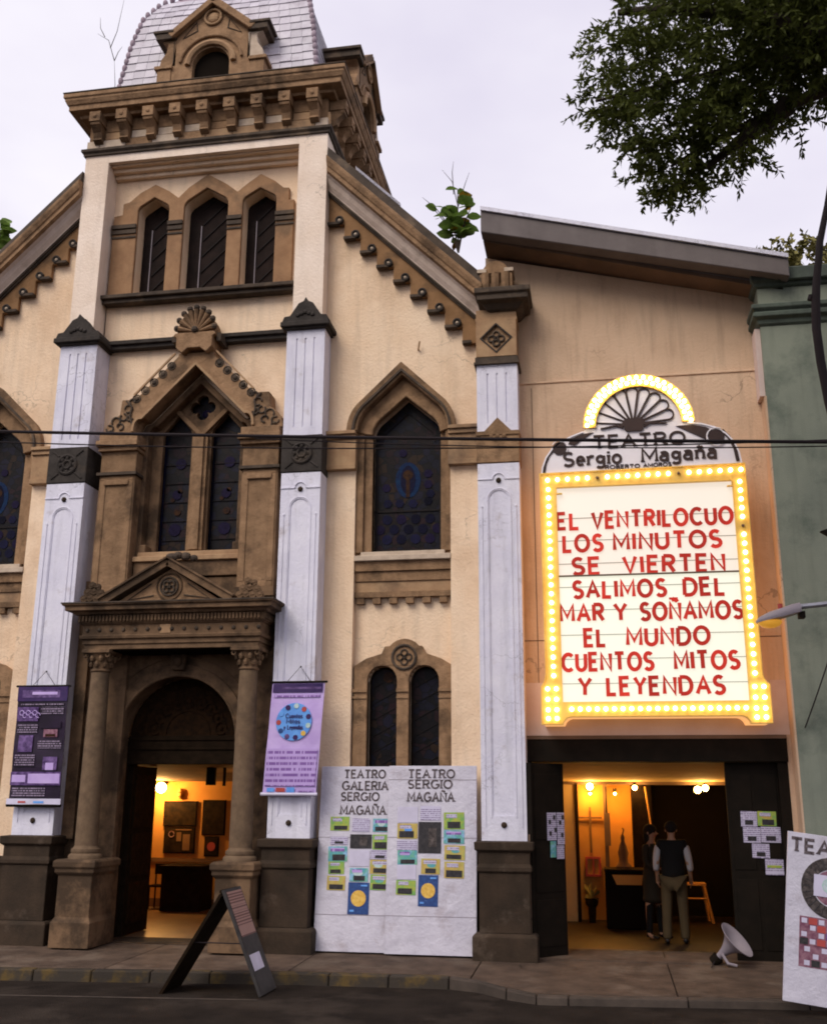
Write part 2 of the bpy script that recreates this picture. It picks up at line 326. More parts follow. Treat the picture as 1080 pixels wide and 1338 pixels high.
M['coat'] = mk('olive_coat', (.028,.021,.013), bump=.2)
M['shoe'] = mk('black_shoe', (.01,.008,.008), bump=0, rough=.4)
M['p_dark'] = mk('dark_purple_print', (.014,.008,.018), (.022,.010,.032), 4, rough=.4, bump=.05)
M['p_dtext'] = printed('dark_purple_text', (.015,.009,.020), (.26,.20,.30), 30, .72, 70)
M['p_lila'] = mk('lavender_print', (.46,.33,.66), (.55,.42,.74), 4, rough=.4, bump=.3, bscale=9)
M['p_lilt'] = printed('lavender_text', (.46,.33,.66), (.20,.10,.33), 13, .9, 45)
M['p_purp'] = mk('violet_print', (.045,.02,.085), (.17,.10,.27), 12, rough=.4, bump=0)
M['p_navy'] = mk('navy_print', (.025,.012,.075), (.05,.02,.10), 9, rough=.4, bump=0)
M['p_blue'] = mk('sky_blue_print', (.10,.27,.70), (.14,.36,.78), 9, rough=.4, bump=0)
M['p_dblue'] = mk('deep_blue_print', (.02,.045,.16), (.03,.08,.25), 25, (.2,.3,.5), .8, 40, .62, rough=.4, bump=0)
M['p_sun'] = mk('orange_disc_print', (.60,.34,.05), (.75,.50,.12), 30, rough=.4, bump=0)
M['p_white'] = printed('white_paper_text', (.54,.51,.66), (.22,.18,.30), 38, .6, 90)
M['p_pale'] = mk('white_paper', (.60,.57,.72), bump=.05, rough=.5)
M['p_green'] = mk('lime_print', (.34,.42,.07), (.14,.36,.10), 14, (.45,.42,.06), .8, 9, .5, rough=.4, bump=0)
M['p_teal'] = mk('teal_print', (.08,.30,.42), (.16,.42,.26), 14, (.30,.50,.75), .8, 9, .5, rough=.4, bump=0)
M['p_yel'] = mk('yellow_print', (.52,.42,.12), (.45,.30,.08), 12, (.35,.42,.10), .7, 10, .5, rough=.4, bump=0)
M['p_photo'] = mk('dark_photo_print', (.018,.017,.018), (.045,.04,.042), 22, rough=.35, bump=0)
M['p_red'] = mk('red_print', (.45,.08,.07), bump=0)
M['p_check'] = mk('plum_print', (.16,.06,.10), (.30,.16,.2), 20, bump=0)
M['p_hgreen'] = mk('mint_print', (.35,.55,.48), (.55,.6,.66), 25, bump=0)
M['p_ring'] = mk('charcoal_photo_print', (.10,.085,.08), (.035,.028,.028), 20, (.2,.16,.15), .6, 12, .55, bump=0)
M['chalk'] = printed('pink_menu_text', (.34,.20,.17), (.12,.05,.045), 34, .85, 30)
M['slate'] = mk('slate_board', (.024,.022,.022), (.045,.04,.038), 6, bump=.1, rough=.6)

# ------------------------------------------------------------------ lettering made of strokes
def _g():
    A = arc; G = {}
    G['A']=(.80,[[(0,0),(.4,1),(.8,0)],[(.15,.36),(.65,.36)]]); G['B']=(.62,[[(0,0),(0,1)],[(0,1)]+A(.33,.76,.24,.24,90,-90,8)+[(0,.52)],[(0,.52)]+A(.35,.26,.27,.26,90,-90,8)+[(0,0)]])
    G['C']=(.78,[A(.45,.5,.45,.5,48,312,14)]); G['D']=(.74,[[(0,0),(0,1)],[(0,1),(.3,1)]+A(.3,.5,.44,.5,90,-90,10)[1:]+[(0,0)]])
    G['E']=(.56,[[(.56,1),(0,1),(0,0),(.56,0)],[(0,.52),(.48,.52)]]); G['G']=(.84,[A(.45,.5,.45,.5,48,345,14)+[(.86,.46),(.52,.46)]])
    G['I']=(.04,[[(.02,0),(.02,1)]]); G['L']=(.52,[[(0,1),(0,0),(.52,0)]]); G['M']=(.86,[[(0,0),(0,1),(.43,.25),(.86,1),(.86,0)]])
    G['N']=(.70,[[(0,0),(0,1),(.7,0),(.7,1)]]); G['Ñ']=(.70,[[(0,0),(0,1),(.7,0),(.7,1)],[(.12,1.16),(.27,1.24),(.45,1.15),(.6,1.23)]])
    G['O']=(.90,[A(.45,.5,.45,.5,0,360,20)]); G['R']=(.64,[[(0,0),(0,1)],[(0,1)]+A(.36,.75,.25,.25,90,-90,8)+[(0,.5)],[(.3,.5),(.64,0)]])
    G['S']=(.60,[A(.3,.745,.27,.255,35,270,9)+A(.3,.245,.3,.245,90,-150,9)[1:]]); G['T']=(.70,[[(0,1),(.7,1)],[(.35,1),(.35,0)]])
    G['U']=(.68,[[(0,1),(0,.32)]+A(.34,.32,.34,.32,180,360,10)[1:]+[(.68,1)]]); G['V']=(.74,[[(0,1),(.37,0),(.74,1)]])
    G['Y']=(.70,[[(0,1),(.35,.48),(.7,1)],[(.35,.48),(.35,0)]]); G['_']=(.22,[[(0,0),(.22,0)]]); G[' ']=(.45,[])
    x=.66
    G['a']=(.52,[A(.24,.2,.22,.2,0,360,12),[(.05,.58)]+A(.26,.46,.2,.18,110,0,6)+[(.46,.0),(.54,0)]]); G['e']=(.48,[[(.04,.34),(.46,.34)]+A(.25,.33,.22,.32,5,315,11)])
    G['g']=(.5,[A(.23,.38,.21,.24,0,360,12),[(.46,.64),(.46,-.1)]+A(.24,-.1,.22,.17,0,-160,7)[1:]]); G['i']=(.08,[[(.04,0),(.04,x)],[(.04,.82),(.04,.94)]])
    G['o']=(.52,[A(.26,.33,.25,.32,0,360,14)]); G['r']=(.36,[[(.04,0),(.04,x)],[(.04,.4)]+A(.26,.42,.2,.22,160,50,5)])
    n=[[(.04,0),(.04,x)],[(.04,.42)]+A(.26,.42,.21,.22,160,0,7)+[(.47,0)]]
    G['n']=(.5,n); G['ñ']=(.5,n+[[(.1,.84),(.22,.91),(.34,.83),(.44,.9)]]); G['t']=(.36,[[(.14,.92),(.14,.1),(.34,.02)],[(0,.64),(.32,.64)]])
    G['s']=(.42,[A(.2,.47,.17,.17,40,270,7)+A(.2,.15,.2,.15,90,-150,7)[1:]]); G['u']=(.5,[[(.04,x),(.04,.2)]+A(.25,.22,.21,.2,180,360,7)[1:]+[(.46,x)],[(.46,.3),(.46,0)]])
    G['y']=(.5,[[(.02,x),(.26,.02)],[(.5,x),(.14,-.28)]]); G['d']=(.52,[A(.23,.32,.2,.3,0,360,12),[(.46,0),(.46,1)]]); G['m']=(.78,[[(.04,0),(.04,x)],[(.04,.42)]+A(.2,.42,.16,.22,160,0,6)+[(.37,0)],[(.37,.42)]+A(.55,.42,.16,.22,160,0,6)+[(.72,0)]])
    return G
GL = _g()
def text(s, x, z, h, T=None, y=0, wd=.13, serif=0, sx=1., gap=.22, fit=None, each=None, slope=0., depth=.006, jit=0.):
    """each(mb, ch, cx) is called per letter; otherwise one MB is returned. fit = total width."""
    adv = sum(GL[c][0]*sx + gap for c in s) - gap
    k = fit/(adv*h) if fit else 1.
    out = MB(T); cx = x
    for c in s:
        w0, st = GL[c]; m = MB(T) if each else out
        rj = random.uniform(-jit, jit); zj = random.uniform(-jit, jit)*h*.35
        def X(p):
            px_, pz_ = p[0]*sx*k*h, p[1]*h
            px_, pz_ = px_*cos(rj)-pz_*sin(rj), px_*sin(rj)+pz_*cos(rj)
            return (cx+px_, z+pz_+(cx+px_-x)*slope+zj)
        for i, q in enumerate(st):
            pts = [X(p) for p in q]
            m.line(pts, wd*h, y-depth-.0012*i, y)
            if serif:
                for e, f in ((q[0], q[1]), (q[-1], q[-2])):
                    if q[0] == q[-1]: continue
                    if abs(e[1]-f[1]) > .15 and min(abs(e[1]-v) for v in (0, 1, .66)) < .02:
                        p = X(e); d = .045*h*(1 if e[1] < .1 else -1)
                        m.line([(p[0]-serif*h, p[1]+d), (p[0]+serif*h, p[1]+d)], .09*h, y-depth-.0012*(i+3), y)
        if each and st: each(m, c, cx)
        cx += (w0*sx+gap)*h*k
    return out

CX = -5.34
def struct(o): o['kind'] = 'structure'; return o

# ================================================================== GROUND
KERB = [(-14,-2.35),(-8.5,-1.80),(-5.5,-1.52),(-3.24,-1.24),(-1.6,-1.17),(-1.25,-1.32),(-.95,-1.66),(-.65,-1.84),(1.56,-1.60),(4,-1.45),(9,-1.2)]
def kz(x): return .058 if x < -1.6 else (.02 if x > -.6 else .058-.038*(x+1.6))
def ky(x):
    for a, b in zip(KERB, KERB[1:]):
        if a[0] <= x <= b[0]: return a[1]+(b[1]-a[1])*(x-a[0])/(b[0]-a[0])
m = MB(); m.box(-220, 220, -220, 220, -.25, -.055); struct(m.build('road', M['asphalt']))
m = MB(); m.box(-220, 220, .9, 220, -.05, .02); struct(m.build('ground', M['walk']))
# manhole-like worn patches and the painted strip at the far left of the road
m = MB(); m.add([(-7.6,-2.62,-.051),(-7.6,-2.55,-.051),(-3.3,-2.12,-.051),(-3.3,-2.17,-.051)], [(0,1,2,3)]); struct(m.build('road_seam', M['kerb']))
walk = struct(MB().box(-14, 9, -.9, .9, -.2, .0).build('sidewalk', M['walk']))
joints = [-14,-11.2,-8.4,-5.24,-3.3,-1.38,.635,2.4,4.6,9]
def slab(x0, x1, n=6):
    m = MB(); g = .006; xs = [x0+g+(x1-x0-2*g)*i/n for i in range(n+1)]
    tb = (lambda x: .01*math.sin(x*1.7))
    vs = []
    for x in xs: vs += [(x, ky(x)+.13, kz(x)+.004), (x, .88, .105+tb(x)*.2), (x, .88, -.1), (x, ky(x)+.13, -.12)]
    fs = []
    for i in range(n):
        for q in range(4): r = (q+1)%4; fs.append((4*i+q, 4*i+r, 4*i+4+r, 4*i+4+q))
    fs += [(0,1,2,3), (4*n+3,4*n+2,4*n+1,4*n)]
    return m.add(vs, fs)
for a, b in zip(joints, joints[1:]): slab(a, b).build('paving_slab', M['walk'], walk, bevel=.004)
# kerb stones
x = -14.
while x < 8.9:
    L_ = .62 if x < -1.6 else (.3 if x < -.6 else 1.1); x2 = min(x+L_, 9); g = .005
    vs = []; n = 2
    for i in range(n+1):
        q = x+g+(x2-x-2*g)*i/n; k = ky(q)
        vs += [(q, k-.02, -.1), (q, k, kz(q)-.006), (q, k+.12, kz(q)), (q, k+.13, -.1)]
    fs = [(4*i+a, 4*i+(a+1)%4, 4*i+4+(a+1)%4, 4*i+4+a) for i in range(n) for a in range(4)] + [(0,1,2,3), (11,10,9,8)]
    MB().add(vs, fs).build('kerb_stone', M['kerby'] if x < -2.1 else M['kerb'], walk, bevel=.01); x = x2
m = MB().torus(-.64, 0, 0, .30, .006, 24, 5); m.v = [(a, -.42+c*.62, .088+.02*(c)) for a, b, c in m.v]
m.build('cover_rim', M['iron'], walk)

# ================================================================== CHURCH
church = thing('church_building', 'cream and brown stone church front with square bell tower and tiled roof', 'church', (CX, .4, .1))
def B(m, name, mat, par=church, **k): return m.build(name, M[mat], par, **k)
def gable_z(x): return 10.12 - (abs(x-CX)-1.85)*1.005
RX = [-.88-CX, 1.85]
# gable wall, with recesses for the side bays
def bay(m): return (lambda x: x) if not m else (lambda x: 2*CX-x)
def hole_side(f):
    p = [(-3.03,1.2),(-1.77,1.2),(-1.77,6.50)] + [q for q in keel(-2.41,6.53,.64,.82)] + [(-3.03,6.50)]
    p = [(f(a), b) for a, b in p]; return p
for sx_ in (0, 1):
    f = bay(sx_)
    o_ = [(-3.52,.1),(-.86,.1),(-.86,8.1),(-1.38,8.0),(-3.49,10.1),(-3.52,10.1)]
    m = MB(); m.plate([(f(a),b) for a,b in o_], [hole_side(f)], .32, .44)
    m.box(*sorted((f(-3.42),f(-.86))), .44, .62, .1, 1.3)
    B(m, 'gable_wall', 'cream')
    hw = [(-2.82,4.86),(-1.91,4.86)] + keel(-2.365,6.48,.455,.53)
    h1 = [(-2.84,1.75),(-2.46,1.75)] + arc(-2.65,3.23,.19,.19,0,180,10); h2 = [(-2.31,1.75),(-1.93,1.75)] + arc(-2.12,3.23,.19,.19,0,180,10)
    m = MB(); m.plate([(f(a),b) for a,b in [(-3.35,.9),(-1.5,.9),(-1.5,8.0),(-3.35,9.7)]], [[(f(a),b) for a,b in h] for h in (hw,h1,h2)], .441, .62)
    B(m, 'recess_wall', 'cream')
# centre bay wall
gw = [(-6.02,4.9),(-4.5,4.9),(-4.5,6.68)] + keel(-5.27,6.68,.77,.80,(1.,.25),(.86,.2)) [1:-1] + [(-6.04,6.68)]
tw = [(-6.43,-5.94,.21),(-5.71,-5.03,.29),(-4.81,-4.30,.21)]
tholes = [[(a,8.80),(b,8.80)] + keel((a+b)/2, 10.20, (b-a)/2, h) for a,b,h in tw]
entry = [(-6.07,.1),(-4.49,.1)] + arc(-5.28,2.52,.79,.79,0,180,24)
m = MB(); m.plate([(-6.75,3.6),(-3.90,3.6),(-3.90,11.05),(-6.85,11.05)], [gw]+tholes, .40, .60); B(m, 'tower_wall', 'cream')
# tower corner strips, head band, flanks and back
m = MB(); m.plate([(-7.20,7.6),(-6.83,7.6),(-6.83,10.89),(-3.91,10.89),(-3.91,7.6),(-3.49,7.6),(-3.49,11.10),(-7.20,11.10)], [], .08, .40); B(m, 'corner_strips', 'tcream')
m = MB(); m.box(-3.80,-3.492,.40,3.7,7.6,11.10); m.box(-7.198,-6.9,.40,3.7,7.6,11.10); m.box(-6.9,-3.8,3.4,3.7,7.6,11.10); m.box(-6.9,-3.8,1.6,3.4,7.6,7.7); B(m, 'tower_flank', 'tcream')
for i,(y,z) in enumerate([(.16,10.865),(.24,10.81),(.32,10.75)]):
    B(MB().box(-6.83,-3.91,y,.40,z,10.891-.002*i), 'head_moulding', 'cream', bevel=.01)
# roofs behind the gable
for sg in (0, 1):
    f = bay(sg); vs = [(f(-.9),.62,8.1),(f(-.9),9,8.1),(f(-5.34),9,12.5),(f(-5.34),3.7,12.5),(f(-3.5),.62,10.65)]
    B(MB().add(vs+[(a,b,c-.15) for a,b,c in vs], [(0,1,2,3,4),(9,8,7,6,5)]+[(i,(i+1)%5,(i+1)%5+5,i+5) for i in range(5)]), 'nave_roof', 'coping')
B(MB().box(-9.8,-.9,8.9,9,.1,8.1).box(-9.8,-9.6,.62,9,.1,8.1).box(-.98,-.88,.62,9,.1,8.1), 'nave_wall', 'cream')

# ---- tower windows
m = MB()
outl = [(-6.80,8.79),(-4.03,8.79),(-4.03,10.16),(-4.11,10.16),(-4.11,10.36),(-4.20,10.37),(-4.34,10.50),(-4.555,10.635),(-4.76,10.49),(-4.90,10.375),(-5.07,10.52),(-5.37,10.715),(-5.66,10.52),(-5.81,10.365),(-5.96,10.49),(-6.185,10.625),(-6.42,10.50),(-6.58,10.36),(-6.67,10.34),(-6.67,10.16),(-6.80,10.14)]
m.plate(outl, [[(a,8.82),(b,8.82)] + keel((a+b)/2, 10.20, (b-a)/2, h) for a,b,h in tw], .34, .40)
surr = B(m, 'window_surround', 'corbel', bevel=.008)
for a,b in ((-6.81,-6.43),(-5.94,-5.71),(-5.03,-4.81),(-4.30,-4.02)):
    B(MB().box(a,b,.30,.34,9.91,9.97).box(a,b,.315,.34,9.83,9.89).box(a,b,.325,.34,9.76,9.79), 'impost_band', 'coping', surr)
B(MB().box(-6.84,-3.95,.20,.40,8.73,8.79).box(-6.82,-3.97,.25,.40,8.67,8.73), 'tower_sill', 'coping', bevel=.008)
for (a,b,h) in tw:
    w_ = B(MB().plate([(a-.05,8.7),(b+.05,8.7),(b+.05,10.6),(a-.05,10.6)], [], .60, .62), 'louvre_window', 'lattice')
    x0 = a+(b-a)*.28
    B(MB().box(x0,x0+.011,.575,.598,8.8,10.0), 'window_pipe', 'grey', w_)
    n = 0
    for i in range(-4, 8):
        z = 8.72+i*.26; x1, z1, x2, z2 = x0+.03, z, b+.03, z+(b-x0)*.95
        if z2 < 8.8 or z > 10.3: continue
        if z1 < 8.75: x1 += (8.75-z1)/.95; z1 = 8.75
        B(MB().line([(x1,z1),(x2,z2)], .014, .582, .597), 'lattice_bar', 'bar', w_)

# ---- tower cornice
TR = (-7.20,-3.49,.08,3.70)
B(MB().ring([(0,11.02),(.03,11.02),(.03,11.05),(.06,11.08),(.06,11.12),(.0,11.13)], *TR), 'tower_string', 'coping')
fr = B(MB().ring([(-.02,11.13),(-.02,11.66)], *TR), 'frieze', 'stone')
mats = ['stonew','stonew','stone','stonew','stone','stonel','stonel','stone','stonel','stonew','stonew']
BX = [-7.0,-6.585,-6.17,-5.755,-5.34,-4.925,-4.51,-4.095,-3.68]
xs = [-7.20]+BX+[-3.49]
for i in range(len(xs)-1):
    B(MB().box(xs[i]+.004, xs[i+1]-.004, .066, .12, 11.13, 11.27), 'frieze_block', mats[i], fr, bevel=.005)
    a, b = xs[i]+.085, xs[i+1]-.085
    if b-a > .1:
        B(MB().box(a, b, .075, .12, 11.28, 11.40), 'frieze_block', mats[(i*5+1)%11] if i%3 else 'stonew', fr, bevel=.005)
        B(MB().box(a, b, .078, .12, 11.41, 11.62), 'frieze_block', 'stone', fr, bevel=.005)
for i in range(8):
    B(MB().box(-3.52,-3.476,.12+i*.44,.12+i*.44+.42,11.13,11.40), 'frieze_block', ['stonel','stone'][i%2], fr, bevel=.005)
CP = [(-.05,11.62),(.10,11.62),(.11,11.66),(.23,11.68),(.23,11.76),(.25,11.77),(.28,11.83),(.28,11.86),(.30,11.87),(.30,11.93),(.24,11.97),(-.10,12.02)]
corn = B(MB().ring(CP, *TR), 'cornice', 'stone', bevel=.006)
B(MB().ring([(.245,11.971),(.30,11.94),(.306,11.94),(.306,11.955),(.25,11.985),(-.08,12.03)], *TR), 'cornice_flashing', 'coping', corn)
bm_ = MB().box(-.085,.085,-.25,-.01,11.47,11.63)
pr = [(-.22,11.47),(-.20,11.41),(-.13,11.35),(-.10,11.27),(-.12,11.235),(-.05,11.20),(0,11.20),(0,11.47)]
bm_.plate(pr, [], -.065, .065, 'x').ball(0,-.25,11.55,.034,.02,.034,8,5)
bm_.tube([(-.075,-.20,11.45),(.075,-.20,11.45)], .035, 8)
bm_.v = [(a,b,c-11.4) for a,b,c in bm_.v]
bmesh_ = bm_.mesh('bracket', M['stone'])
for x_ in BX: inst('bracket', bmesh_, (x_,.10,11.4), corn)
for i in range(9): inst('bracket', bmesh_, (-3.51,.27+i*.405,11.4), corn, rot=(0,0,radians(90)))

# ---- mansard roof with its tiles
PY = 1.9
def WZ(z):
    t = [(11.9,1.60),(12.5,1.545),(13.19,1.465),(13.79,1.35),(14.17,1.17),(14.47,.98),(14.8,.66),(15.0,.35)]
    for (a,b),(c,d) in zip(t,t[1:]):
        if a <= z <= c: return b+(d-b)*(z-a)/(c-a)
    return .35
zz = [11.9+.155*i for i in range(21)]
roof = B(MB().ring([(WZ(z)-1.0-.03,z) for z in zz], CX-1.0,CX+1.0,PY-1.0,PY+1.0), 'mansard_roof', 'ridge')
tile = MB().add([(-.5,-.012,0),(.5,-.012,0),(.5,.006,0),(-.5,.006,0),(-.5,0,1),(.5,0,1),(.5,.012,1),(-.5,.012,1)], [(0,1,2,3),(4,7,6,5),(0,4,5,1),(1,5,6,2),(2,6,7,3),(3,7,4,0)])
tcount = 0
for i, z in enumerate(zz[:-6]):
    z1 = zz[i+1]; a, b = WZ(z), WZ(z1); n = 17; wd = (a+b)/n
    hgt = sqrt((z1-z)**2+(a-b)**2); tilt = math.atan2(a-b, z1-z)
    if i == 0: tm = tile.mesh('tile', M['tile'])
    for j in range(n):
        x_ = CX-(a+b)/2+wd*(j+.5)
        if z < 13.2 and abs(x_-CX) < .55: continue
        if tcount >= 250: break
        tcount += 1
        inst('tile', tm, (x_, PY-a-.012-random.uniform(0,.006), z+random.uniform(-.006,.006)), roof, rot=(-tilt,0,random.uniform(-.012,.012)), scale=(wd-.004,1,hgt*1.03))
m = MB()
for i, z in enumerate(zz[:-6]):
    z1 = zz[i+1]; a, b = WZ(z), WZ(z1)
    for j in range(17):
        w0 = (a+b)/17; y0 = PY-(a+b)/2+w0*j
        for sgn in (1,-1):
            m.add([(CX+sgn*(a+.012),y0+.004,z),(CX+sgn*(a+.012),y0+w0-.004,z),(CX+sgn*(b+.003),y0+w0-.004,z1),(CX+sgn*(b+.003),y0+.004,z1)], [(0,1,2,3)])
B(m, 'side_tiling', 'tile', roof, kind='stuff')
rb = MB().ball(0,0,0,.045,.045,.072,8,6).mesh('ridge_tile', M['ridge'], smooth=True)
for sgn in (1,-1):
    z = 12.0
    while z < 14.7:
        inst('ridge_tile', rb, (CX+sgn*(WZ(z)+.01), PY-WZ(z)-.01, z), roof, rot=(.2,0,0)); z += .125
    B(MB().tube([(CX+sgn*(WZ(z)), PY+WZ(z), z) for z in zz], .05, 8), 'ridge_roll', 'ridge', roof)

# ---- dormers (front and right-hand side)
def dormer(piv, rz):
    # local frame: x across, y outward is -y, origin at (CX, front plane, 12)
    D = MB().plate([(-.62,0),(.62,0),(.62,.46),(.56,1.02),(0,1.50),(-.56,1.02),(-.62,.46)], [[(-.29,-.0),(.29,-.0)] + arc(0,.43,.29,.29,0,180,14)], 0, .9)
    root = D.build('dormer', M['stone'], church, origin=(0,0,0), bevel=.006)
    root.location = (Vector(piv)-org(church))*S; ORG[root.name] = Vector((0,0,0)); root.rotation_euler = (0,0,rz)
    def q(m, n, mt): 
        o = m.build(n, M[mt], None, origin=(0,0,0), bevel=.006); o.parent = root; return o
    q(MB().torus(0,-.02,.43,.36,.05,16,6,0,180), 'arch_moulding', 'stonel'); q(MB().torus(0,-.015,.43,.49,.025,16,6,8,172), 'arch_moulding', 'stone')
    q(MB().box(-.40,.40,.10,.12,-.0,.80), 'dormer_void', 'dark')
    for s_ in (-1,1):
        bx = lambda a,b: sorted((s_*a,s_*b))
        q(MB().box(*bx(.62,.84),-.02,.5,0,.40).box(*bx(.60,.88),-.05,.5,.40,.46), 'plinth_block', 'stone')
        q(MB().plate([(s_*.56,.46),(s_*.82,.46),(s_*.80,.60),(s_*.72,.72),(s_*.70,.86),(s_*.80,.92),(s_*.56,.92)], [], .0,.45), 'scroll_bracket', 'stonew' if s_>0 else 'stone')
        q(MB().box(*bx(.58,.88),-.06,.7,.92,1.02).box(*bx(.60,.92),-.08,.75,1.02,1.07), 'bracket_cap', 'coping')
        q(MB().line([(s_*.66,.98),(0,1.55)], .10, -.07,.85).line([(s_*.62,.93),(0,1.47)], .03, -.10,-.02), 'raking_cornice', 'stone')
        q(MB().line([(s_*.24,1.04),(s_*.46,.93),(s_*.26,1.2),(s_*.24,1.04)], .018, -.012,.0), 'carved_panel', 'coping')
        q(MB().line([(s_*.60,.50),(s_*.60,.9)], .012, -.012,.0), 'carved_line', 'coping')
    q(MB().torus(0,-.02,1.25,.13,.022,18,6).ball(0,.0,1.25,.09,.04,.09), 'medallion', 'stonel')
    if rz == 0: q(MB().tube([(0,-.05,1.52),(0,-.05,1.64)], .05, 8).ball(0,-.05,1.70,.09,.07,.07), 'finial', 'stone')
    return root
dormer((CX,.09,12.0), 0)
dormer((-3.34,1.95,12.10), radians(90)).scale = (1.04,1.1,1.06)

# ---- raking cornices and stepped corbels of the gable
def rake(prof, name, mat, par, x0, x1, f, dz=0):
    vs = []; n = len(prof)
    for x_ in (x0, x1):
        for y, o in prof: vs.append((f(x_), y, 10.12-(x_+3.49)*1.005+o))
    m = MB().add(vs, [tuple((i, (i+1)%n, (i+1)%n+n, i+n)) for i in range(n)] + [tuple(range(n)), tuple(range(2*n-1,n-1,-1))])
    return B(m, name, mat, par)
for sg in (0, 1):
    f = bay(sg)
    pts = [(-3.49,10.12)]; k = 0
    low = []
    for k in range(9): xk = -3.49+.2375*k; zk = 9.62-.2435*k; low += [(xk,zk),(min(xk+.2375,-1.37),zk)]
    outer = [(f(a),b) for a,b in [(-3.49,10.13)]+low+[(-1.37,8.0)]]
    fas = B(MB().plate(outer, [], .25, .32), 'corbel_fascia', 'fascia', bevel=.006)
    for k in range(9):
        xk = -3.49+.2375*k; zk = 9.62-.2435*k
        e = .165 if k < 8 else .12
        c = B(MB().plate([(f(xk+.0),zk-.004),(f(xk+e),zk-.004),(f(xk+e),zk+.034),(f(xk),zk+.034)], [], .205, .30), 'corbel', 'coping', fas)
        if k < 8:
            B(MB().torus(f(xk+.168),.215,zk+.062,.046,.017,14,6).torus(f(xk+.168),.24,zk+.062,.046,.017,14,6), 'corbel_scroll', 'black', fas)
            B(MB().ball(f(xk+.168),.235,zk+.062,.028,.03,.028,8,5), 'corbel_boss', 'stonew', fas)
    rk = rake([(.32,-.03),(.22,-.03),(.215,.0),(.19,.0),(.19,.03),(.18,.03)], 'rake_beads', 'coping', church, -3.49,-1.33, f)
    rake([(.32,.03),(.18,.03),(.175,.05),(.13,.12),(.10,.20),(.06,.24),(.32,.24)], 'cove', 'cove' , church, -3.49,-1.33, f)
    rk = rake([(.32,.24),(.05,.24),(.0,.26),(.0,.33),(-.02,.35),(-.045,.42),(-.05,.47),(-.02,.49),(.32,.49)], 'raking_cornice', 'stone', church, -3.47,-1.30, f)
    rake([(.32,.49),(.0,.49),(.04,.66),(.62,.70),(.62,.0),(.40,.0),(.32,.0)], 'coping', 'coping', church, -3.47,-1.30, f)
    if not sg: rake([(.05,.672),(.03,.71),(.10,.72),(.10,.672)], 'flashing', 'lilac', church, -3.06,-2.42, f)

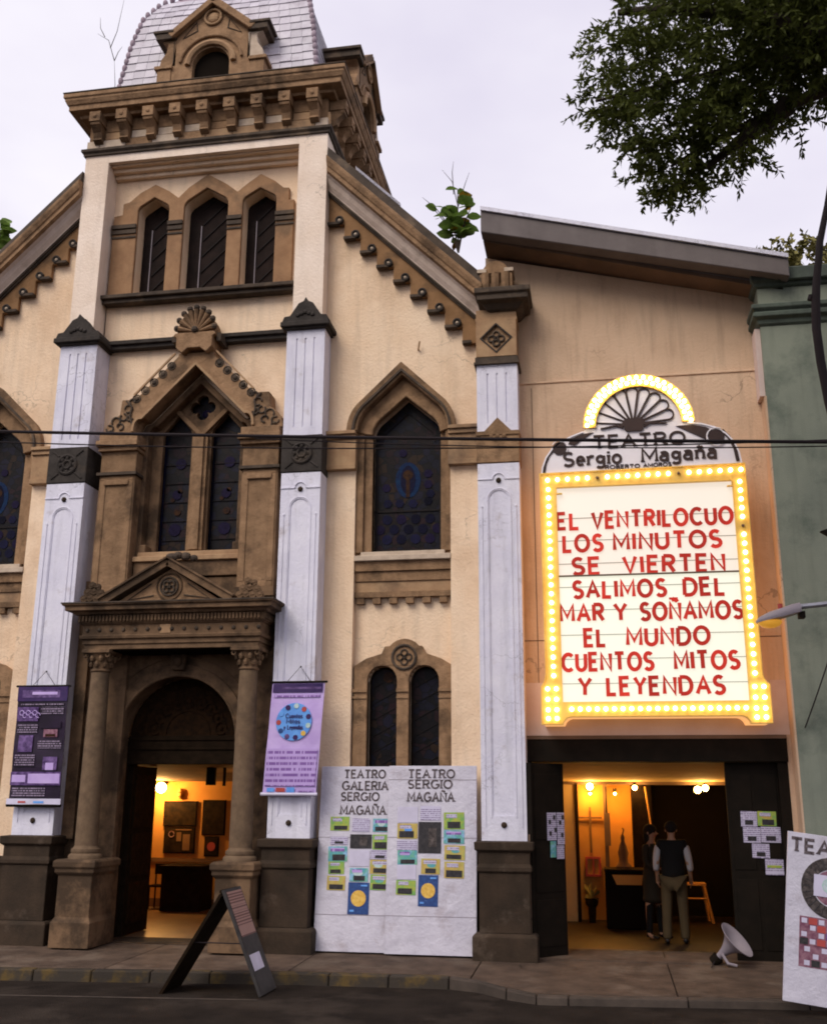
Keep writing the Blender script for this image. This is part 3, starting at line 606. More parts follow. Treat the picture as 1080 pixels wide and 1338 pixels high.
# ---- pilasters
PIL = [((-7.25,-6.70),7.92,True), ((-3.95,-3.42),7.92,True), ((-1.38,-.855),7.24,False), ((2*CX+.855,2*CX+1.38),7.24,False)]
for (a,b),top,pin in PIL:
    c = (a+b)/2; hw_ = (b-a)/2
    p = B(MB().box(a,b,.012,.45,1.34,5.90), 'pilaster', 'lilac')
    # relief: arched sunken panel, ring, side fillets
    frz = MB().plate(rect(a+.0005,b-.0005,1.345,5.895), [[(c-.125,1.62),(c+.125,1.62)]+arc(c,5.42,.125,.125,0,180,12)], 0,.0121)
    B(frz, 'panel_face', 'lilac', p)
    ring = MB().torus(c,-.004,5.69,.075,.010,16,6,-0,180).line([(a,5.69),(c-.075,5.69)],.014,-.012,0).line([(c+.075,5.69),(b,5.69)],.014,-.012,0)
    ring.torus(c,.0,5.42,.145,.008,16,6,0,180).box(c-.152,c-.138,-.008,.0,1.6,5.42).box(c+.138,c+.152,-.008,0,1.6,5.42)
    for s_ in (-1,1): ring.box(c+s_*.212-.006,c+s_*.212+.006,-.010,0,1.50,5.32).ball(c+s_*.212,-.004,5.33,.014,.012,.02,6,4)
    B(ring, 'relief_moulding', 'lilac', p)
    B(MB().ball(c,-.005,5.67,.035,.03,.035,8,6), 'relief_boss', 'plinth', p); B(MB().ball(c,-.005,1.52,.035,.03,.035,8,6), 'relief_boss', 'plinth', p)
    bz = 6.41 if pin else 6.32
    kb = B(MB().box(a-.01,b+.01,-.012,.45,5.905,bz), 'carved_block', 'black' if pin else 'stone', bevel=.008)
    if pin:
        mm = MB().torus(c,-.016,6.16,.13,.022,20,6).torus(c,-.016,6.16,.055,.018,14,6)
        for q in range(8): an = q*pi/4; mm.ball(c+.1*cos(an),-.016,6.16+.1*sin(an),.03,.02,.03,6,4)
        for sx2 in (-1,1):
            for sz in (-1,1): mm.tube([(c+sx2*.12,-.014,6.16+sz*.12),(c+sx2*.22,-.014,6.16+sz*.2)], .014, 5)
        B(mm, 'carved_rosette', 'black', kb)
    else:
        mm = MB().plate([(c-.17,6.32),(c+.17,6.32),(c,6.50)], [], -.03,.1).box(a-.015,b+.015,-.03,.44,6.27,6.32)
        for q in range(5): mm.ball(c-.08+.04*q,-.03,6.25-.02*(q%2),.03,.02,.03,6,4)
        B(mm, 'block_pediment', 'stone', kb)
    up = B(MB().box(a,b,.014,.45,bz,top), 'upper_pilaster', 'lilac')
    fl = [rect(c+o-.011,c+o+.011,bz+.12,top-.12) for o in (-.12,0,.12)]
    B(MB().plate(rect(a+.0005,b-.0005,bz+.003,top-.003), fl, .0,.0139), 'fluted_face', 'lilac', up)
    if pin:
        cp = B(MB().box(a-.035,b+.035,-.05,.40,top,top+.03).box(a-.075,b+.075,-.09,.40,top+.03,top+.10), 'pinnacle_cap', 'black', bevel=.008)
        z = top+.10
        B(MB().plate([(a-.06,z),(b+.06,z),(b+.03,z+.08),(b-.05,z+.09),(c+.10,z+.27),(c+.03,z+.30),(c,z+.36),(c-.03,z+.30),(c-.10,z+.27),(a+.05,z+.09),(a-.03,z+.08)], [], -.07,.40), 'pinnacle_gable', 'black', cp, bevel=.008)
        mm = MB()
        for q in range(5): mm.ball(c-.10+.05*q,-.075,z+.09+.02*(2-abs(q-2)),.035,.02,.03,6,4)
        B(mm, 'pinnacle_carving', 'black', cp)
    else:
        cb = B(MB().box(a-.03,b+.03,-.04,.5,7.24,7.27).box(a-.015,b+.015,-.025,.5,7.27,7.34), 'necking', 'coping')
        kb = B(MB().box(a,b,0,.5,7.34,7.86), 'quatrefoil_block', 'stonel', bevel=.006)
        dm = [(c-.20,7.60),(c,7.40),(c+.20,7.60),(c,7.80)]
        B(MB().plate(rect(a+.001,b-.001,7.345,7.855), [dm], -.03,-.0005), 'block_face', 'stonel', kb)
        B(MB().line(dm+[dm[0]], .018,-.038,-.03), 'diamond_frame', 'black', kb)
        mm = MB()
        for q in range(4): an = q*pi/2; mm.torus(c+.062*cos(an),-.012,7.60+.062*sin(an),.042,.014,12,5)
        B(mm, 'quatrefoil', 'coping', kb)
        B(MB().box(a-.01,b+.01,-.01,.5,7.86,7.90).box(a,b,0,.5,7.90,8.02), 'pier_neck', 'stonel')
        B(MB().ring([(.02,7.98),(.05,8.0),(.10,8.06),(.17,8.09),(.17,8.16),(.20,8.18),(.20,8.25),(.0,8.27)], a+.20 if a > CX else a,b if a > CX else b-.20,-.0,.42), 'pier_cap', 'coping', bevel=.006)
        pc = B(MB().box(a+.05,b-.04,.02,.42,8.27,8.57), 'pier_top', 'stone', bevel=.006)
        mm = MB()
        for q in range(3): mm.tube([(c-.13+.13*q,.02,8.27),(c-.13+.13*q,.02,8.55)], .06, 8)
        B(mm, 'pier_fluting', 'stone', pc); B(MB().tube([(c,.02,8.57),(c,.40,8.57)], .17, 16), 'pier_roll', 'stone', pc)
        B(MB().box(c-.24,c-.12,0.0,.3,8.57,8.62).box(c+.12,c+.24,0.0,.3,8.57,8.62), 'pier_lug', 'stonew', pc)
    pl = B(MB().ring([(.10,.05),(.10,.33),(.07,.36),(.06,.36)], a,b,-.06,.30), 'plinth_base', 'plinth', bevel=.008)
    B(MB().ring([(.025,.36),(.025,1.0)], a,b,-.06,.30), 'plinth_die', 'plinth', pl, bevel=.006)
    B(MB().ring([(.03,1.0),(.05,1.02),(.05,1.06),(.03,1.10),(.03,1.22),(.07,1.25),(.075,1.335),(.0,1.345)], a,b,-.06,.30), 'plinth_cap', 'plinth', pl, bevel=.005)
# string course and plinths of the walls
B(MB().box(-6.72,-3.93,.29,.42,7.96,8.02).box(-6.72,-3.93,.25,.42,8.02,8.08), 'string_course', 'black', bevel=.006)
for (a,b) in ((-3.36,-1.43),(2*CX+1.43,2*CX+3.36)):
    B(MB().box(a,b,.22,.44,.08,1.0).box(a,b,.18,.44,1.0,1.08), 'wall_plinth', 'plinth', bevel=.006)

# ---- side bays: impost bands, pointed window, twin lights
for sg in (0, 1):
    f = bay(sg); mr = bool(sg)
    for (a,b) in ((-3.43,-3.02),(-1.79,-1.375)):
        B(MB(mir=mr).box(a,b,.25,.45,6.06,6.41).box(a,b,.22,.45,6.41,6.47).box(a,b,.19,.45,6.47,6.52).box(a,b,.23,.45,5.99,6.06), 'impost_band', 'stonel', bevel=.006)
    K1 = keel(-2.42,6.52,.735,.95); K2 = keel(-2.40,6.52,.60,.76); K3 = keel(-2.365,6.48,.455,.53)
    fr_ = B(MB(mir=mr).plate(K1+list(reversed(K2)), [], .22,.46), 'hood_moulding', 'stone', bevel=.010)
    B(MB(mir=mr).plate(K2+list(reversed(K3)), [], .34,.50), 'inner_arch', 'stone', fr_, bevel=.010)
    B(MB(mir=mr).plate([(x_*1.0,z) for x_,z in keel(-2.41,6.52,.665,.84)]+list(reversed(keel(-2.41,6.52,.635,.80))), [], .19,.25), 'hood_bead', 'coping', fr_)
    pass
    B(MB(mir=mr).box(-3.03,-2.93,.36,.5,4.88,6.52).box(-2.93,-2.82,.41,.55,4.88,6.50), 'jamb', 'stone', fr_, bevel=.006)
    B(MB(mir=mr).box(-1.84,-1.77,.36,.5,4.88,6.52).box(-1.91,-1.84,.41,.55,4.88,6.50), 'jamb', 'stone', fr_, bevel=.006)
    B(MB(mir=mr).box(-3.03,-1.77,.30,.44,4.76,4.83).box(-2.95,-1.85,.34,.6,4.83,4.885), 'window_sill', 'stonew', bevel=.006)
    B(MB(mir=mr).box(-3.028,-1.772,.35,.44,4.63,4.76).box(-3.028,-1.772,.38,.44,4.50,4.63), 'sill_band', 'stone', bevel=.006)
    ap = B(MB(mir=mr).box(-3.028,-1.772,.40,.4405,4.36,4.50), 'apron', 'stonel')
    B(MB(mir=mr).box(-3.028,-1.772,.36,.44,4.29,4.36), 'apron_band', 'stone', ap)
    for q in range(6): B(MB(mir=mr).box(-3.0+.215*q,-2.90+.215*q,.37,.44,4.21,4.29), 'apron_dentil', 'stone', ap)
    g = B(MB(mir=mr).plate([(-2.85,4.84),(-1.88,4.84)]+keel(-2.365,6.46,.49,.56), [], .56,.575), 'stained_window', 'glass')
    B(MB(mir=mr).box(-2.82,-1.91,.545,.56,5.46,5.48).box(-2.82,-1.91,.545,.56,4.93,4.95).box(-2.80,-2.78,.545,.56,4.86,6.45).box(-1.95,-1.93,.545,.56,4.86,6.45), 'window_bar', 'bar', g)
    B(MB(mir=mr).line(keel(-2.365,6.42,.36,.42), .012,.548,.56), 'leading', 'bar', g)
    nn = 0
    for r in range(3):
        for q in range(4 + (r==1)):
            x_ = -2.36+(q-(1.5 if r!=1 else 2))*.19+ (0 if r!=1 else 0); z = 5.36-.135*r
            mm = MB(mir=mr).tube([(x_,.552,z),(x_,.562,z)], .066, 12); B(mm, 'glass_roundel', ['gblue','gviolet','gblue','gblue'][(q+r)%4], g)
    if 1:
        B(MB(mir=mr).add([(a,.555,b) for a,b in arc(-2.37,5.90,.17,.25,0,360,18)[:-1]], [tuple(range(18))]), 'glass_oval', 'gcyan', g)
        B(MB(mir=mr).add([(a,.551,b) for a,b in arc(-2.37,5.90,.10,.20,0,360,18)[:-1]], [tuple(range(18))]), 'glass_figure', 'gblue', g)
        B(MB(mir=mr).tube([(-2.37,.548,5.97),(-2.37,.55,5.97)], .07, 12).box(-2.395,-2.345,.547,.549,5.66,5.92), 'glass_emblem', 'gamber', g)
        B(MB(mir=mr).tube([(-2.44,.55,6.28),(-2.44,.56,6.28)], .055, 12), 'glass_roundel', 'gviolet', g)
        for (x_,z) in ((-2.10,5.98),(-2.10,5.83),(-2.66,5.80),(-2.64,5.58),(-2.48,5.58),(-2.30,5.57),(-2.10,5.60),(-2.07,5.70)):
            B(MB(mir=mr).tube([(x_,.551,z),(x_,.56,z)], .062, 6), 'glass_piece', 'gviolet' if z>5.75 else 'gblue', g)
    # twin lights
    o2 = [(-3.02,1.3),(-1.77,1.3),(-1.77,3.42),(-1.90,3.50),(-2.10,3.57),(-2.14,3.66)]+arc(-2.37,3.52,.235,.235,38,142,8)+[(-2.62,3.66),(-2.66,3.57),(-2.86,3.51),(-3.01,3.42)]
    tw2 = B(MB(mir=mr).plate(o2, [[(-2.84,1.6),(-2.46,1.6)]+arc(-2.65,3.23,.19,.19,0,180,12), [(-2.31,1.6),(-1.93,1.6)]+arc(-2.12,3.23,.19,.19,0,180,12)], .37,.52), 'twin_surround', 'stone', bevel=.008)
    for (a,b) in ((-3.03,-2.84),(-2.46,-2.31),(-1.93,-1.77)):
        B(MB(mir=mr).box(a-.003,b+.003,.345,.38,3.09,3.13).box(a-.003,b+.003,.355,.38,3.01,3.04), 'impost_band', 'stone', tw2)
    B(MB(mir=mr).torus(-2.37,.365,3.52,.15,.02,20,6), 'rosette_ring', 'coping', tw2)
    mm = MB(mir=mr)
    for q in range(4): an = q*pi/2; mm.torus(-2.37+.055*cos(an),.365,3.52+.055*sin(an),.04,.013,12,5)
    B(mm, 'rosette', 'coping', tw2)
    g = B(MB(mir=mr).box(-2.88,-1.9,.56,.575,1.6,3.5), 'twin_window', 'glass')
    for c_ in (-2.65,-2.12):
        B(MB(mir=mr).torus(c_,.55,3.23,.175,.012,14,5,0,180).box(c_-.18,c_-.165,.54,.56,1.6,3.23).box(c_+.165,c_+.18,.54,.56,1.6,3.23), 'window_frame', 'wood', g)
        for q in range(9):
            z = 1.75+q*.2; B(MB(mir=mr).line([(c_-.16,z),(c_+.16,z+.17)], .008,.55,.56), 'leading', 'bar', g)
    B(MB(mir=mr).tube([(-2.60,.553,3.29),(-2.60,.558,3.29)], .07, 10), 'glass_piece', 'gamber', g)
# spouts and hooks on the stucco
for x_,z in ((-2.20,7.66),(-8.42,7.66)): B(MB().tube([(x_,.32,z),(x_+.01,.27,z-.0),(x_+.03,.24,z+.09)], .012, 6), 'iron_hook', 'stonel')

# ================================================================== CENTRE BAY: traceried window
GC = -5.29
hood_in = keel(-5.275,6.66,.83,.90,(1.,.22),(.86,.20))
outl = [(-6.56,6.60),(-4.00,6.60),(-4.02,6.74),(-4.10,6.84),(-4.19,6.90),(-4.21,7.12),(-4.40,7.12),(-4.42,7.10),(-5.02,7.70),(-5.02,7.76),(-5.55,7.76),(-5.55,7.72),(-6.13,7.12),(-6.33,7.12),(-6.35,6.90),(-6.44,6.84),(-6.53,6.74)]
gh = MB().plate([(-4.44,6.60)]+outl[1:]+[(-6.56,6.60),(-6.105,6.60)]+list(reversed(hood_in)), [], .14,.42)
gh = B(gh, 'gable_hood', 'stone', bevel=.010)
hm = keel(-5.275,6.64,.86,.95,(1.,.22),(.86,.20))
B(MB().line(hm, .035, .105, .14), 'hood_bead', 'stonel', gh)
for sg in (-1,1):
    for q in range(5):
        t = .10+q*.19; x_ = GC+sg*(.27+t*.73*.86); z = 7.64-t*.60
        B(MB().ball(x_+sg*.015,.14,z,.040,.026,.040,10,6).torus(x_+sg*.015,.138,z,.055,.011,12,5), 'rake_boss', 'coping', gh)
    B(MB().line([(GC+sg*.30,7.76),(GC+sg*.86,7.17)], .025, .115,.14), 'rake_edge', 'stonel', gh)
    mm = MB(); X_ = lambda d: GC+sg*d
    for (d,z,R0,a0,a1) in ((.93,6.98,.055,0,300),(.99,6.86,.05,90,400),(.90,6.84,.04,180,480),(1.10,6.80,.06,-30,250),(1.18,6.70,.05,60,360),(1.03,6.72,.045,0,280),(.88,7.08,.04,-60,200),(1.16,6.62+.02,.03,0,300)):
        mm.torus(X_(d),.13,z,R0,.013,12,5,a0 if sg>0 else 180-a0,a1 if sg>0 else 180-a1)
    mm.tube([(X_(.84),.13,6.70),(X_(.90),.125,6.86),(X_(.88),.125,7.0),(X_(.97),.13,7.10)], .014, 6)
    B(mm, 'scroll_carving', 'coping', gh)
# keystone block with fan shell
kb = B(MB().plate([(-5.57,8.02),(-5.60,7.98),(-5.55,7.95),(-5.55,7.80),(-5.46,7.72),(-5.38,7.79),(-5.20,7.79),(-5.11,7.72),(-5.03,7.80),(-5.03,7.95),(-4.98,7.98),(-5.01,8.02)], [], .03,.40), 'apex_block', 'stone', bevel=.008)
B(MB().box(-4.99,-4.93,.10,.4,7.90,8.02).box(-5.65,-5.59,.12,.4,7.93,8.02), 'block_shoulder', 'coping', kb)
sh = B(MB().plate(arc(-5.29,8.03,.275,.36,0,180,16), [], .08,.36), 'shell_ornament', 'stone', bevel=.01)
for q in range(9):
    a = radians(8+q*164/8); x1,z1 = -5.29+.05*cos(a), 8.05+.05*sin(a); x2,z2 = -5.29+.25*cos(a), 8.05+.32*sin(a)
    B(MB().tube([(x1,.07,z1),(x2,.05,z2)], [.012,.035], 6), 'shell_rib', 'stone', sh)
    if 1: B(MB().ball(-5.29+.275*cos(a),.06,8.05+.355*sin(a),.045,.05,.045,8,5), 'shell_bead', 'coping', sh)
B(MB().ball(-5.29,.03,8.06,.05,.05,.05,8,5), 'shell_boss', 'coping', sh)
# stepped reveal and tracery
B(MB().plate([(-4.475,4.9)]+[(x_,z) for x_,z in keel(-5.275,6.64,.80,.86,(1.,.22),(.86,.20))]+[(-6.075,4.9),(-5.99,4.9)]+list(reversed(keel(-5.275,6.62,.715,.76,(1.,.22),(.86,.20))))+[(-4.56,4.9)], [], .34,.62), 'reveal', 'portal', bevel=.01)
lan = lambda a,b,ap: [(a,5.02),(b,5.02),(b,6.68)]+[((a+b)/2+(b-a)/2*.92,6.75),((a+b)/2,ap),((a+b)/2-(b-a)/2*.92,6.75)]+[(a,6.68)]
def quat(cx, cz, r, d):
    p = []
    for q in range(4): p += arc(cx+d*cos(q*pi/2), cz+d*sin(q*pi/2), r, r, q*90-115, q*90+115, 7)
    return p
tr = B(MB().plate([(-5.99,4.95),(-4.56,4.95)]+keel(-5.275,6.62,.715,.76,(1.,.22),(.86,.20)), [lan(-5.84,-5.42,6.97), lan(-5.13,-4.71,6.97), quat(-5.285,7.08,.085,.10)], .50,.585), 'tracery', 'portal', bevel=.012)
B(MB().box(-5.385,-5.165,.44,.50,5.02,6.66).box(-5.34,-5.21,.40,.44,5.02,6.64), 'mullion', 'stone', tr)
B(MB().line([(-5.275,6.66),(-5.66,7.05)],.06,.45,.50).line([(-5.275,6.66),(-4.89,7.05)],.06,.447,.50), 'tracery_bar', 'stone', tr)
gl = B(MB().box(-5.95,-4.6,.62,.64,4.95,7.35), 'stained_glass', 'glass')
for (a,b) in ((-5.84,-5.42),(-5.13,-4.71)):
    B(MB().box(a,a+.02,.60,.615,5.02,6.7), 'glass_border', 'gblue', gl); B(MB().box(b-.03,b-.002,.60,.615,5.02,6.7), 'glass_border', 'gblue', gl)
    c = (a+b)/2
    for i,(dx,dz,r,mt) in enumerate(((0,5.85,.07,'gviolet'),(.04,5.9,.035,'gamber'),(-.06,5.78,.03,'gamber'),(0,5.35,.09,'gviolet'),(.03,6.3,.08,'gviolet'),(.02,5.6,.05,'gamber'))):
        B(MB().tube([(c+dx,.606,dz),(c+dx,.612,dz)], r, 9), 'glass_piece', mt, gl)
    for q in range(6): B(MB().line([(a+.02,5.2+q*.27),(b-.02,5.2+q*.27)], .008, .604,.615), 'leading', 'bar', gl)
B(MB().ball(-5.26,.60,7.02,.07,.02,.06), 'glass_knob', 'gviolet', gl)
# flanking piers of the window
for (a,b,sgn) in ((-6.58,-6.03,-1),(-4.56,-4.02,1)):
    c = (a+b)/2
    p = B(MB().box(a+.02,b-.02,.14,.42,3.9,6.38), 'window_pier', 'stone', bevel=.008)
    B(MB().box(a+.04,b-.04,.128,.14,4.42,4.5).box(a+.04,a+.12,.126,.14,4.5,5.95).box(b-.12,b-.04,.126,.14,4.5,5.95).box(a+.10,b-.10,.105,.14,5.88,5.95).box(a+.04,b-.04,.127,.14,5.95,6.0), 'pier_panel', 'stone', p, bevel=.006)
    B(MB().box(a-.01,b+.01,.09,.42,6.02,6.06), 'pier_band', 'coping', p)
    B(MB().box(a-.005,b+.0,.08,.42,6.36,6.42).box(a-.03,b+.02,.03,.42,6.42,6.50).box(a-.0,b-.0,.07,.42,6.50,6.60), 'pier_capital', 'stone', p, bevel=.006)
    B(MB().box(a+.0,b-.0,.08,.42,4.30,4.42), 'pier_foot', 'portal', p)
B(MB().box(-6.04,-4.54,.22,.6,4.83,4.90).box(-6.0,-4.58,.28,.6,4.90,4.97), 'window_sill', 'stonel', bevel=.008)
B(MB().box(-6.03,-4.55,.26,.6,4.62,4.83).box(-6.0,-5.9,.30,.5,4.97,5.08).box(-4.68,-4.58,.30,.5,4.97,5.08), 'sill_course', 'portal', bevel=.008)

# ================================================================== PORTAL
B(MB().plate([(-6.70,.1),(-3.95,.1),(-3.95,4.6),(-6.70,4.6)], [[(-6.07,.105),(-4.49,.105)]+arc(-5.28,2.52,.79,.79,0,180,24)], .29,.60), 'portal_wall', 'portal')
B(MB().box(-6.70,-6.54,.22,.29,1.3,4.2), 'portal_pier', 'portal'); B(MB().box(-4.02,-3.95,.22,.29,1.3,4.2), 'portal_pier', 'portal')
ar = MB().plate([(x_,z) for x_,z in arc(-5.28,2.52,.93,.93,0,180,26)]+list(reversed(arc(-5.28,2.52,.795,.795,0,180,26))), [], .255,.295)
ar = B(ar, 'archivolt', 'portal', bevel=.008)
B(MB().torus(-5.28,.255,2.52,.80,.018,30,6,0,180).torus(-5.28,.258,2.52,.925,.012,30,5,0,180).torus(-5.28,.288,2.52,1.04,.016,30,5,12,168), 'arch_bead', 'portal', ar)
B(MB().plate([(-5.36,3.38),(-5.20,3.38),(-5.17,3.58),(-5.39,3.58)], [], .17,.29).ball(-5.28,.16,3.49,.06,.04,.07), 'keystone', 'portal', bevel=.01)
for (a,b) in ((-6.23,-6.075),(-4.485,-4.33)):
    B(MB().box(a,b,.262,.29,.1,2.50).box(a-.01,b+.01,.25,.29,2.44,2.52).box(a-.01,b+.01,.252,.29,1.08,1.14), 'door_jamb', 'portal')
m = MB()
B(MB().box(-6.11,-6.07,.60,.95,.1,2.52), 'door_lining', 'wood'); B(MB().box(-4.49,-4.45,.60,.95,.1,2.52), 'door_lining', 'wood')
tp = B(MB().plate([(-6.07,2.58),(-4.49,2.58)]+arc(-5.28,2.60,.79,.72,0,180,20), [], .66,.70), 'carved_tympanum', 'carved')
mm = MB().torus(-5.28,.655,2.60,.62,.014,24,5,0,180).torus(-5.28,.655,2.60,.30,.012,20,5,0,180)
for q in range(9):
    a = radians(10+q*20); mm.torus(-5.28+.46*cos(a),.65,2.60+.42*sin(a),.075,.012,12,5,0,320); mm.ball(-5.28+.46*cos(a),.65,2.60+.42*sin(a),.03,.02,.03,6,4)
B(mm, 'tympanum_scrolls', 'carved', tp)
B(MB().box(-6.07,-4.49,.62,.72,2.22,2.58).box(-6.07,-4.49,.60,.72,2.52,2.56).box(-6.07,-4.49,.60,.72,2.40,2.43).box(-6.07,-4.49,.60,.72,2.22,2.27), 'door_transom', 'wood', bevel=.005)
dl = B(MB().box(-6.07,-6.01,.70,1.46,.12,2.20), 'door_leaf', 'wood')
for z0,z1 in ((.25,.75),(.82,1.35),(1.42,2.1)): B(MB().box(-6.01,-5.995,.78,1.38,z0,z1), 'door_panel', 'carved', dl, bevel=.006)
dl = B(MB().box(-4.55,-4.49,.70,1.46,.12,2.20), 'door_leaf', 'wood')
B(MB().box(-6.07,-4.49,.30,.75,.07,.112), 'door_step', 'plinth')
# columns
for cx_ in (-6.19,-4.235):
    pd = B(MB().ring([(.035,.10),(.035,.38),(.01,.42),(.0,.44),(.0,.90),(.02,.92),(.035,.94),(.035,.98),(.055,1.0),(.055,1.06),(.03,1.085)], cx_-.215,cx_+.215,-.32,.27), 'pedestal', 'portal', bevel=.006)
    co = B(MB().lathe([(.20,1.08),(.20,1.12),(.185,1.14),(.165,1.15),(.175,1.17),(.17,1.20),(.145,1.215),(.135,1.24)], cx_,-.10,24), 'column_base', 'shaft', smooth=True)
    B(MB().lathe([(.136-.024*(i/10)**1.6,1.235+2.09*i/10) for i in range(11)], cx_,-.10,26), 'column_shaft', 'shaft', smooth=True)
    cp = MB().lathe([(.112,3.32),(.128,3.335),(.128,3.35),(.112,3.36),(.112,3.38),(.118,3.45),(.15,3.53),(.17,3.555)], cx_,-.10,20)
    cp.box(cx_-.185,cx_+.185,-.285,.085,3.555,3.60)
    cp = B(cp, 'capital', 'portal', bevel=.004)
    mm = MB()
    for r_,z,nq in ((.125,3.42,8),(.15,3.49,8)):
        for q in range(nq): a = 2*pi*(q+(z>3.45)*.5)/nq; mm.ball(cx_+r_*cos(a),-.10+r_*sin(a),z,.035,.035,.045,6,4)
    for sx2 in (-1,1):
        for sy in (-1,1): mm.torus(cx_+sx2*.15,-.10+sy*.15,3.53,.025,.013,8,5)
    B(mm, 'acanthus', 'portal', cp)
    B(MB().box(cx_-.21,cx_+.21,.20,.295,1.08,3.6).box(cx_-.2,cx_+.2,.06,.295,.1,1.06), 'respond', 'portal')
# entablature
EX = (-6.37,-4.08)
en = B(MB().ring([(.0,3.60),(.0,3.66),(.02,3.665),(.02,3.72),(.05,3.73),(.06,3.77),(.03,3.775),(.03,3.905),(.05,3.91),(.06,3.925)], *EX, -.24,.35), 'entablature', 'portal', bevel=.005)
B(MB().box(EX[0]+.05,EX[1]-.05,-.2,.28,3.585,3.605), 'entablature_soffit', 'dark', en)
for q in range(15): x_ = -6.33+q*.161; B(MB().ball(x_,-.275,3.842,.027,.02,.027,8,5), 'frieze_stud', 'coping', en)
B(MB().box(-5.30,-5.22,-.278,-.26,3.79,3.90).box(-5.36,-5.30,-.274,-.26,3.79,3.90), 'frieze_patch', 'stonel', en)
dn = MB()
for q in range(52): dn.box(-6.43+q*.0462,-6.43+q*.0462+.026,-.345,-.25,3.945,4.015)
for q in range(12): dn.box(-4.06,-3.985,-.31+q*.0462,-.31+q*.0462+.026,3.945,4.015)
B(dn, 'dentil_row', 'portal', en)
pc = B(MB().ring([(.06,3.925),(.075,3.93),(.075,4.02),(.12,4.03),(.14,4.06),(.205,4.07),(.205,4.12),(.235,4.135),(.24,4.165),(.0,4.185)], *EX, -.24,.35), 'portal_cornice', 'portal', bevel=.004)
B(MB().ring([(.241,4.150),(.246,4.152),(.246,4.168),(.0,4.19)], *EX, -.24,.34), 'cornice_edge', 'coping', pc)
pdm = B(MB().plate([(-5.98,4.17),(-4.56,4.17),(-5.25,4.60)], [], -.30,.3), 'tympanum', 'stone')
for sg in (-1,1):
    B(MB().line([(-5.26+sg*.86,4.17),(-5.26,4.665)], .085, -.42,.3).line([(-5.26+sg*.90,4.21),(-5.26,4.725)], .022, -.45,.3), 'pediment_rake', 'portal', pdm)
    B(MB().line([(-5.26+sg*.20,4.26),(-5.26+sg*.54,4.21),(-5.26+sg*.24,4.41)], .014, -.315,-.30), 'tympanum_line', 'coping', pdm)
B(MB().torus(-5.26,-.305,4.37,.165,.014,20,5), 'rosette_ring', 'portal', pdm)
mm = MB().torus(-5.26,-.315,4.37,.115,.014,20,5)
for q in range(4): a = pi/4+q*pi/2; mm.torus(-5.26+.05*cos(a),-.315,4.37+.05*sin(a),.036,.016,10,5)
B(mm, 'rosette', 'coping', pdm)
for cx_ in (-6.27,-4.20):
    mm = MB().plate([(cx_-.17,4.18),(cx_+.17,4.18),(cx_+.10,4.33),(cx_,4.40),(cx_-.10,4.33)], [], -.30,-.16)
    for q,(dx,dz,r) in enumerate(((-.13,.05,.05),(-.05,.06,.05),(.04,.05,.05),(.13,.05,.05),(-.09,.13,.05),(0,.15,.055),(.09,.12,.05),(-.03,.22,.05),(.05,.2,.04))):
        mm.torus(cx_+dx,-.305,4.19+dz,r*.75,.018,8,5).ball(cx_+dx,-.30,4.19+dz,r*.8,.03,r*.7,6,4)
    B(mm, 'acroterion', 'portal', smooth=False)
B(MB().ball(-5.24,-.34,4.74,.085,.06,.055).ball(-5.17,-.30,4.77,.06,.06,.05).ball(-5.08,-.28,4.76,.075,.05,.055).ball(-4.98,-.25,4.74,.055,.05,.045), 'pediment_finial', 'coping')

# ---- foyer behind the portal
fy = thing('entrance_foyer', 'warm lit ochre foyer seen through the arched portal', 'room', (-6.2,2.5,.1))
def F(m, n, mt, par=fy, **k): return m.build(n, M[mt], par, **k)
F(MB().box(-9.2,-4.2,.75,4.6,.06,.108), 'floor', 'floor')
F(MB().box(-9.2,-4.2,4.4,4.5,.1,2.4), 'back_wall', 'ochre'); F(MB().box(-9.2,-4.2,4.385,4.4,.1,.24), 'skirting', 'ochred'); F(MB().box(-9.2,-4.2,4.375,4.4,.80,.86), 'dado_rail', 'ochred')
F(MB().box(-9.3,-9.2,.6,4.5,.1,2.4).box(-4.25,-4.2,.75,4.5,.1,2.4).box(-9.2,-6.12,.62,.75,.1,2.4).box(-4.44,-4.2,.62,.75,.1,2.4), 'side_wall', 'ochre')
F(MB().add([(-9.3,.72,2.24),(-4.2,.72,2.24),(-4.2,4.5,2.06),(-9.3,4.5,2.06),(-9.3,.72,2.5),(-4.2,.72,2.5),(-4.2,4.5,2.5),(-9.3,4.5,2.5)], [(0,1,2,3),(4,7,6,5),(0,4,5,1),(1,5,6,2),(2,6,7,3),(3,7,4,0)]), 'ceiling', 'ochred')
def lamp(pos, name, label, power, r=.045, col=(1,.52,.16), wall=True):
    l = thing(name, label, 'lamp', pos); x_,y_,z_ = pos
    MB().ball(x_,y_,z_,r,r,r,12,8).build('bulb', M['lampg'], l, smooth=True)
    if wall: MB().tube([(x_,y_+.02,z_+.03),(x_,y_+.10,z_+.07)], .02, 8).tube([(x_,y_+.10,z_+.07),(x_,y_+.13,z_+.07)], .05, 10).build('lamp_holder', M['metal'], l)
    else: MB().tube([(x_,y_,z_+r*.8),(x_,y_,z_+r+.06)], .025, 8).build('lamp_holder', M['metal'], l)
    pd_ = bpy.data.lights.new('lamp_light', 'POINT'); pd_.energy = power; pd_.color = col; pd_.shadow_soft_size = .06
    po = bpy.data.objects.new('lamp_light', pd_); COL.objects.link(po); po.parent = l; po.location = (0,-.10*S,-.02*S)
    return l
lamp((-7.10,4.22,1.96), 'wall_lamp', 'glaring orange bulb at the upper left of the arched doorway', 60, .085)
